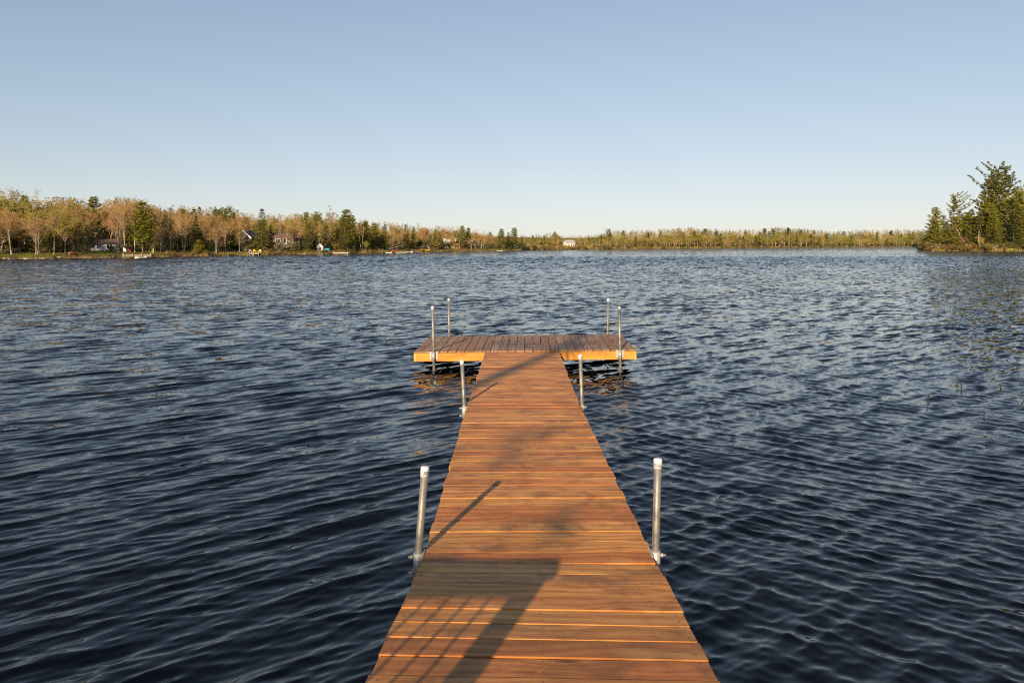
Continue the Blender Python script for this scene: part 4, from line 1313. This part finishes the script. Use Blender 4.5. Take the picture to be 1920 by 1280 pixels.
def shell(name, p, L, B, hgt, mat, label, cat, rz=0.0, inside=None, tip=0.0):
    """hull lofted from end to end: canoes, kayaks and small boats"""
    root = empty(name, p, face_cam(p) + rz)
    tag(root, label, cat)
    b = MB(); rings = []
    for i in range(9):
        u = -1 + 2*i/8
        w = B/2*(1-abs(u)**2.4)*1.0 + 0.012
        if tip and u > 0.2: w = B/2*(1 - max(0, (0.2-u))**2)
        sheer = hgt*(1 + 0.35*u*u)
        x = u*L/2
        rings.append([(x, -w, sheer), (x, -w*0.86, sheer*0.35), (x, -w*0.35, 0.0), (x, w*0.35, 0.0), (x, w*0.86, sheer*0.35), (x, w, sheer), (x, w*0.8, sheer*0.93), (x, -w*0.8, sheer*0.93)])
    b.loft(rings)
    b.build('hull', mat, root)
    if inside is not None:
        for s in (-0.22, 0.22):
            MB().box(s*L-0.09, s*L+0.09, -B*0.36, B*0.36, hgt*0.97, hgt*1.06).build('seat', inside, root)
    return root
def kayak(p, L, mat, label, rz=0.0):
    r = shell('kayak', p, L, 0.62, 0.30, mat, label, 'kayak', rz)
    MB().tube([(-0.45, 0, 0.315), (0.0, 0, 0.335), (0.45, 0, 0.315)], [0.16, 0.24, 0.16], 8).build('cockpit', M['ink'], r)
    return r
def motor_boat(p, L, label, rz=0.0, hullmat=None, group=None):
    r = shell('motor_boat', p - Vector((0, 0, 0.08)), L, L*0.38, L*0.17, hullmat or WH, label, 'boat', rz, M['taupe_wall'], 1)
    MB().prism([(-0.3, L*0.17), (0.3, L*0.17), (0.2, L*0.27), (-0.2, L*0.27)], -L*0.05, L*0.02).build('windscreen', M['glass'], r)
    MB().box(L*0.46, L*0.56, -0.14, 0.14, L*0.02, L*0.26).build('outboard_motor', M['ink'], r)
    if group: r['group'] = group
    return r
kayak(at(137, 2.6) + Vector((0, 0, 0.12)), 2.1, M['orange'], 'orange kayak lying on the left lawn at the water', 0.95)
kayak(at(740, 0.6) + Vector((0, 0, 0.22)), 1.9, M['red'], 'red kayak pulled up at the shore right of the dark pines', 0.2)
kayak(at(1896, 1.2) + Vector((0, 0, 0.12)), 2.0, M['lime'], 'lime green kayak on the bank of the right peninsula', -0.2)
shell('canoe', at(798, 1.0) + Vector((0, 0, 0.1)), 2.6, 0.7, 0.26, M['yellow'], 'yellow canoe drawn up below the orange maple', 'canoe', 0.15, M['grey_wood'])
motor_boat(on_water(264, 484.5), 1.7, 'small white boat moored at the grey dock on the left shore', 0.3)
motor_boat(at(728, -1.0) * 1.0 + Vector((0, 0, 0.2)), 1.8, 'white boat beached beside the red kayak', 0.0)
motor_boat(at(768, -0.8) + Vector((0, 0, 0.2)), 1.8, 'white boat lying left of the yellow canoe', 0.15)
motor_boat(at(937, -2.5) + Vector((0, 0, 0.35)), 1.8, 'white motor boat afloat near the tip of the left point', 0.1)

def shore_dock(p, L, W, top, rz, label, mat, rail=False, steps=False):
    root = empty('shore_dock', Vector((p.x, p.y, 0)), face_cam(p) + rz)
    tag(root, label, 'dock')
    n = max(6, int(L/0.3))
    for i in range(n):
        x0 = -L/2 + L*i/n
        MB().box(x0+0.01, x0+L/n-0.01, -W/2, W/2, top-0.06, top).build('plank', mat, root)
    for y in (-W/2+0.08, W/2-0.08):
        MB().box(-L/2, L/2, y-0.05, y+0.05, top-0.24, top-0.062).build('stringer', mat, root)
    k = max(2, int(L/1.3))
    for i in range(k+1):
        x = -L/2+0.12 + (L-0.24)*i/k
        for y in (-W/2-0.055, W/2+0.055):
            MB().tube([(x, y, -1.0), (x, y, top + (0.75 if rail else 0.15))], [0.05, 0.05], 6).build('post', mat, root)
    if rail:
        MB().box(-L/2, L/2, W/2+0.02, W/2+0.09, top+0.752, top+0.83).build('rail', mat, root)
    return root
shore_dock(on_water(257, 483.0), 4.2, 1.0, 0.50, 0.05, 'grey dock on posts by the bright green pine on the left shore', M['grey_wood'])
shore_dock(at(476, 0.3), 1.9, 1.0, 0.55, 0.0, 'little wooden platform with two yellow chairs on the left shore', M['grey_wood'])
shore_dock(on_water(640, 477.5), 3.4, 0.9, 0.50, -0.35, 'long pale wooden ramp dock below the tallest full pine', M['grey_wood'])
shore_dock(on_water(752, 475.0), 2.6, 0.7, 0.35, 0.1, 'low pale dock between the red kayak and the beached boats', M['grey_wood'])
shore_dock(on_water(1918, 470.8), 2.2, 0.6, 0.45, 0.1, 'white painted dock at the right edge below the peninsula trees', WH)

def lawn_chair(p, mat, label, rz=0.0):
    r = empty('lawn_chair', p, face_cam(p) + rz); r.scale = (0.72, 0.72, 0.72)
    tag(r, label, 'chair', 'lawn chairs on the left shore')
    for i in range(4): MB().box(-0.27+i*0.14, -0.15+i*0.14, -0.25, 0.28, 0.34, 0.37).build('slat', mat, r)
    for i in range(5):
        x = -0.28+i*0.115; h = 0.98 - 0.05*abs(i-2)
        MB().box(x, x+0.10, 0.285, 0.31, 0.36, h, 0, Matrix.Translation((0, 0.3, 0.36)) @ Matrix.Rotation(-0.35, 4, 'X') @ Matrix.Translation((0, -0.3, -0.36))).build('back_slat', mat, r)
    for s in (-1, 1):
        MB().box(s*0.34-0.07, s*0.34+0.07, -0.32, 0.35, 0.55, 0.58).build('armrest', mat, r)
        MB().box(s*0.32-0.04, s*0.32+0.04, -0.27, -0.19, 0.0, 0.549).build('leg', mat, r)
        MB().box(s*0.32-0.04, s*0.32+0.04, 0.30, 0.38, 0.0, 0.549).build('leg', mat, r)
    return r
c0 = at(476, 0.3)
lawn_chair(Vector((c0.x+0.15, c0.y, 0.55)), M['yellow'], 'yellow lawn chair on the little wooden platform', 0.3)
lawn_chair(Vector((c0.x+0.80, c0.y+0.8, 0.52)), M['yellow'], 'yellow lawn chair on the bank just right of the little platform', -0.3)
lawn_chair(Vector((c0.x-0.75, c0.y+0.05, 0.55)), M['lilac'], 'lilac lawn chair on the little wooden platform left of the yellow one', 0.2)

def flag(p, h, mat, label):
    r = empty('flag', p, face_cam(p))
    tag(r, label, 'flag', 'flags by the grey dock on posts')
    MB().tube([(0, 0, 0), (0, 0, h)], [0.025, 0.02], 6).build('pole', WH, r)
    b = MB(); rings = []
    for i in range(6):
        x = 0.02 + 0.09*i; y = 0.05*math.sin(i*1.3)
        rings.append([(x, y-0.008, h*0.45-0.05*i), (x, y+0.008, h*0.45-0.05*i), (x, y+0.008, h-0.02-0.07*i), (x, y-0.008, h-0.02-0.07*i)])
    b.loft(rings).build('cloth', mat, r)
    return r
flag(at(231, 3) , 1.15, WH, 'white drooping flag at the left end of the grey dock on posts')
flag(at(240, 3.4), 0.85, M['red'], 'red drooping flag right of the white one')

# covered boat under a turquoise tarp, on trestles
p = at(613, 5)
tp = empty('tarp', p, face_cam(p)); tp.scale = (0.65, 0.7, 0.75); tag(tp, 'turquoise tarp over a small boat right of the white gazebo', 'tarp')
b = MB(); rings = []
for i in range(7):
    u = -1+2*i/6; w_ = 0.45*(1-abs(u)**3)+0.05; z = 0.95 - 0.15*abs(u)
    rings.append([(u*1.0, -w_, 0.35), (u*1.0, -w_*0.5, z-0.15), (u*1.0, 0, z), (u*1.0, w_*0.5, z-0.15), (u*1.0, w_, 0.35)])
b.loft(rings).build('cover', M['turquoise'], tp)
for s in (-0.6, 0.6): MB().box(s-0.06, s+0.06, -0.35, 0.35, 0, 0.36).build('trestle', M['grey_wood'], tp)

# white low board fence at the far left
p = at(12, 14)
fe = empty('fence', p, face_cam(p)); tag(fe, 'low white board fence on the lawn at far left', 'fence')
for i in range(4): MB().box(-1.5+i*0.95, -1.42+i*0.95, -0.04, 0.04, 0, 0.62).build('post', WH, fe)
for z in (0.08, 0.32): MB().box(-1.5, 1.43, -0.07, -0.042, z, z+0.2).build('board', WH, fe)

# rocks at the waterlines
def rock_mesh(seed):
    q = random.Random(seed); b = MB(); rings = []
    for i, (z, r) in enumerate(((-0.35, 0.9), (0.0, 1.0), (0.35, 0.8), (0.6, 0.4))):
        rings.append([(math.cos(a*math.pi/4)*r*q.uniform(0.8, 1.15), math.sin(a*math.pi/4)*r*0.8*q.uniform(0.8, 1.15), z*q.uniform(0.8, 1.1)) for a in range(8)])
    b.loft(rings, smooth=False)
    return b.mesh('rock', M['rock'])
RK = [rock_mesh(i) for i in range(4)]
for i in range(46):
    px = rnd.uniform(-60, 975) if i < 34 else rnd.uniform(1728, 1925)
    o = link('rock', RK[i % 4], None, at(px, rnd.uniform(-0.2, 0.9)), (0, 0, rnd.uniform(0, 6.28)))
    sz = rnd.uniform(0.12, 0.34) * (1 if i < 34 else 1.5)
    o.scale = (sz*1.3, sz, sz*0.8)
    tag(o, 'pale rock at the waterline of the left shore' if i < 34 else 'grey rock at the foot of the right peninsula', 'rock', 'waterline rocks of the left shore' if i < 34 else 'rocks of the right peninsula')

# driftwood and leaning dead trunks of the peninsula
def log(pts, r, label, name='driftwood_log'):
    p0 = Vector(pts[0]); e = empty(name, p0); tag(e, label, 'log')
    P = [Vector(p) - p0 for p in pts]
    MB().tube(P, [r*(1-0.5*i/(len(P)-1)) for i in range(len(P))], 7).build('trunk', M['drift'], e)
    m = P[len(P)//2]
    for k in range(3):
        d = Vector((rnd.uniform(-1, 1), rnd.uniform(-0.5, 0.5), rnd.uniform(0.2, 1))).normalized()*r*7
        MB().tube([m*(0.6+0.25*k), m*(0.6+0.25*k)+d*0.6, m*(0.6+0.25*k)+d], [r*0.4, r*0.3, r*0.1], 5).build('branch', M['drift'], e)
def pk(px, y, t=1.5):
    p = at(px, t); return Vector((p.x, p.y, H + (HZ - y)*p.y/F))
log([pk(1769, 469.5), pk(1758, 463), pk(1745, 453)], 0.14, 'pale dead trunk leaning left over the water at the peninsula tip')
log([pk(1845, 470.5), pk(1856, 467), pk(1866, 462.5), pk(1872, 462)], 0.22, 'bleached driftwood log lying below the tall pines')
log([pk(1872, 468.5), pk(1862, 464), pk(1858, 467)], 0.15, 'forked driftwood beside the bleached log')
log([pk(1839, 466, 2.5), pk(1834, 452, 2.5), pk(1836, 431, 2.5)], 0.13, 'bare white dead trunk standing on the peninsula', 'dead_tree')
log([pk(1802, 450, 4), pk(1798, 436, 4), pk(1791, 425, 4)], 0.12, 'pale bent dead trunk among the peninsula bushes', 'dead_tree')

# grass along the banks
def tufts(name, p0, p1, n, t0, t1, hmin, hmax, label, seed, mat='straw'):
    q = random.Random(seed); b = MB()
    for i in range(n):
        px = q.uniform(p0, p1); t = q.uniform(t0, t1); p = at(px, t)
        h = q.uniform(hmin, hmax); w_ = h*0.22
        for k in range(3):
            a = q.uniform(0, 3.14); u = Vector((math.cos(a)*w_, math.sin(a)*w_, 0)); tp_ = p + Vector((q.uniform(-.2, .2)*h, q.uniform(-.2, .2)*h, h))
            b.poly([p - u - Vector((0, 0, 0.1)), p + u - Vector((0, 0, 0.1)), tp_])
    return tag(b.build(name, M[mat]), label, None, None, 'stuff')
tufts('bank_grass', 330, 980, 1900, 0.3, 2.6, 0.12, 0.40, 'straw coloured grass along the left bank', 1)
tufts('bank_grass', 982, 1725, 1500, 0.3, 5, 0.4, 1.0, 'tawny reeds along the far bank', 2)
tufts('field_grass', 982, 1112, 1600, 4, 26, 0.5, 1.1, 'tawny marsh grass of the field round the white house', 3)
tufts('bank_grass', 1728, 1960, 900, 0.3, 4, 0.3, 0.8, 'rusty grass on the bank of the right peninsula', 4)

tufts('lawn_grass', -90, 345, 5200, 0.25, 9, 0.05, 0.16, 'short green lawn grass of the far left bank', 7, 'lawn')
tufts('lawn_grass', 396, 472, 900, 0.3, 4, 0.05, 0.18, 'bright green lawn strip left of the little platform', 8, 'lawn')
# an old pine on the bank behind the camera: its soft shadow lies along the walkway and over the platform
def old_pine():
    base = Vector((-7.55, -14.3, 0.9))
    e = empty('shore_pine', base); tag(e, 'old shore pine behind the landing whose soft shadow falls on the dock', 'tree')
    P = [Vector(p) - base for p in ((-7.55, -14.3, 0.5), (-7.45, -14.1, 4), (-7.5, -14, 7.5), (-7.46, -14, 9.2), (-7.25, -14, 10.0), (-7.05, -14, 10.7), (-6.85, -14, 12.2), (-6.75, -14, 13.2))]
    tr = MB(); tr.tube(P, [0.24, 0.19, 0.15, 0.12, 0.11, 0.09, 0.06, 0.02], 9)
    q = random.Random(3); cr = MB()
    limbs = [((-7.25, -14, 8.3), (-5.85, -14.0, 8.62), 2), ((-7.25, -14, 7.9), (-5.9, -13.8, 8.15), 1), ((-7.3, -14, 7.4), (-5.3, -14.2, 7.9), 1),
             ((-6.85, -14, 10.9), (-8.4, -14.3, 11.1), 4), ((-6.85, -14, 10.9), (-5.5, -13.7, 11.3), 3), ((-6.8, -14, 11.4), (-8.0, -13.6, 11.6), 4),
             ((-6.8, -14, 11.7), (-6.0, -14.3, 11.9), 3), ((-6.8, -14, 12.2), (-7.6, -14.2, 12.5), 4), ((-6.8, -14, 12.5), (-6.0, -13.9, 12.9), 4), ((-6.8, -14, 11.0), (-7.2, -15.2, 11.2), 3),
             ((-7.4, -14, 6.6), (-9.4, -14.2, 7.0), 5), ((-7.4, -14, 6.0), (-9.0, -13.2, 6.3), 5)]
    for a, b, n in limbs:
        a, b = Vector(a) - base, Vector(b) - base
        m = a.lerp(b, 0.5) - Vector((0, 0, 0.08))
        tr.tube([a, m, b], [0.04, 0.028, 0.012], 5)
        for k in range(n):
            c = a.lerp(b, 1.0 - 0.16*k) + rdir(q)*0.06
            for _ in range(26):
                d = rdir(q); w_ = d.cross(rdir(q)).normalized()
                cr.quad(c + d*0.14*q.random(), d*q.uniform(0.12, 0.2), w_*0.035)
    tr.build('trunk', BP, e); cr.build('crown', M['needle_pine'], e)
old_pine()
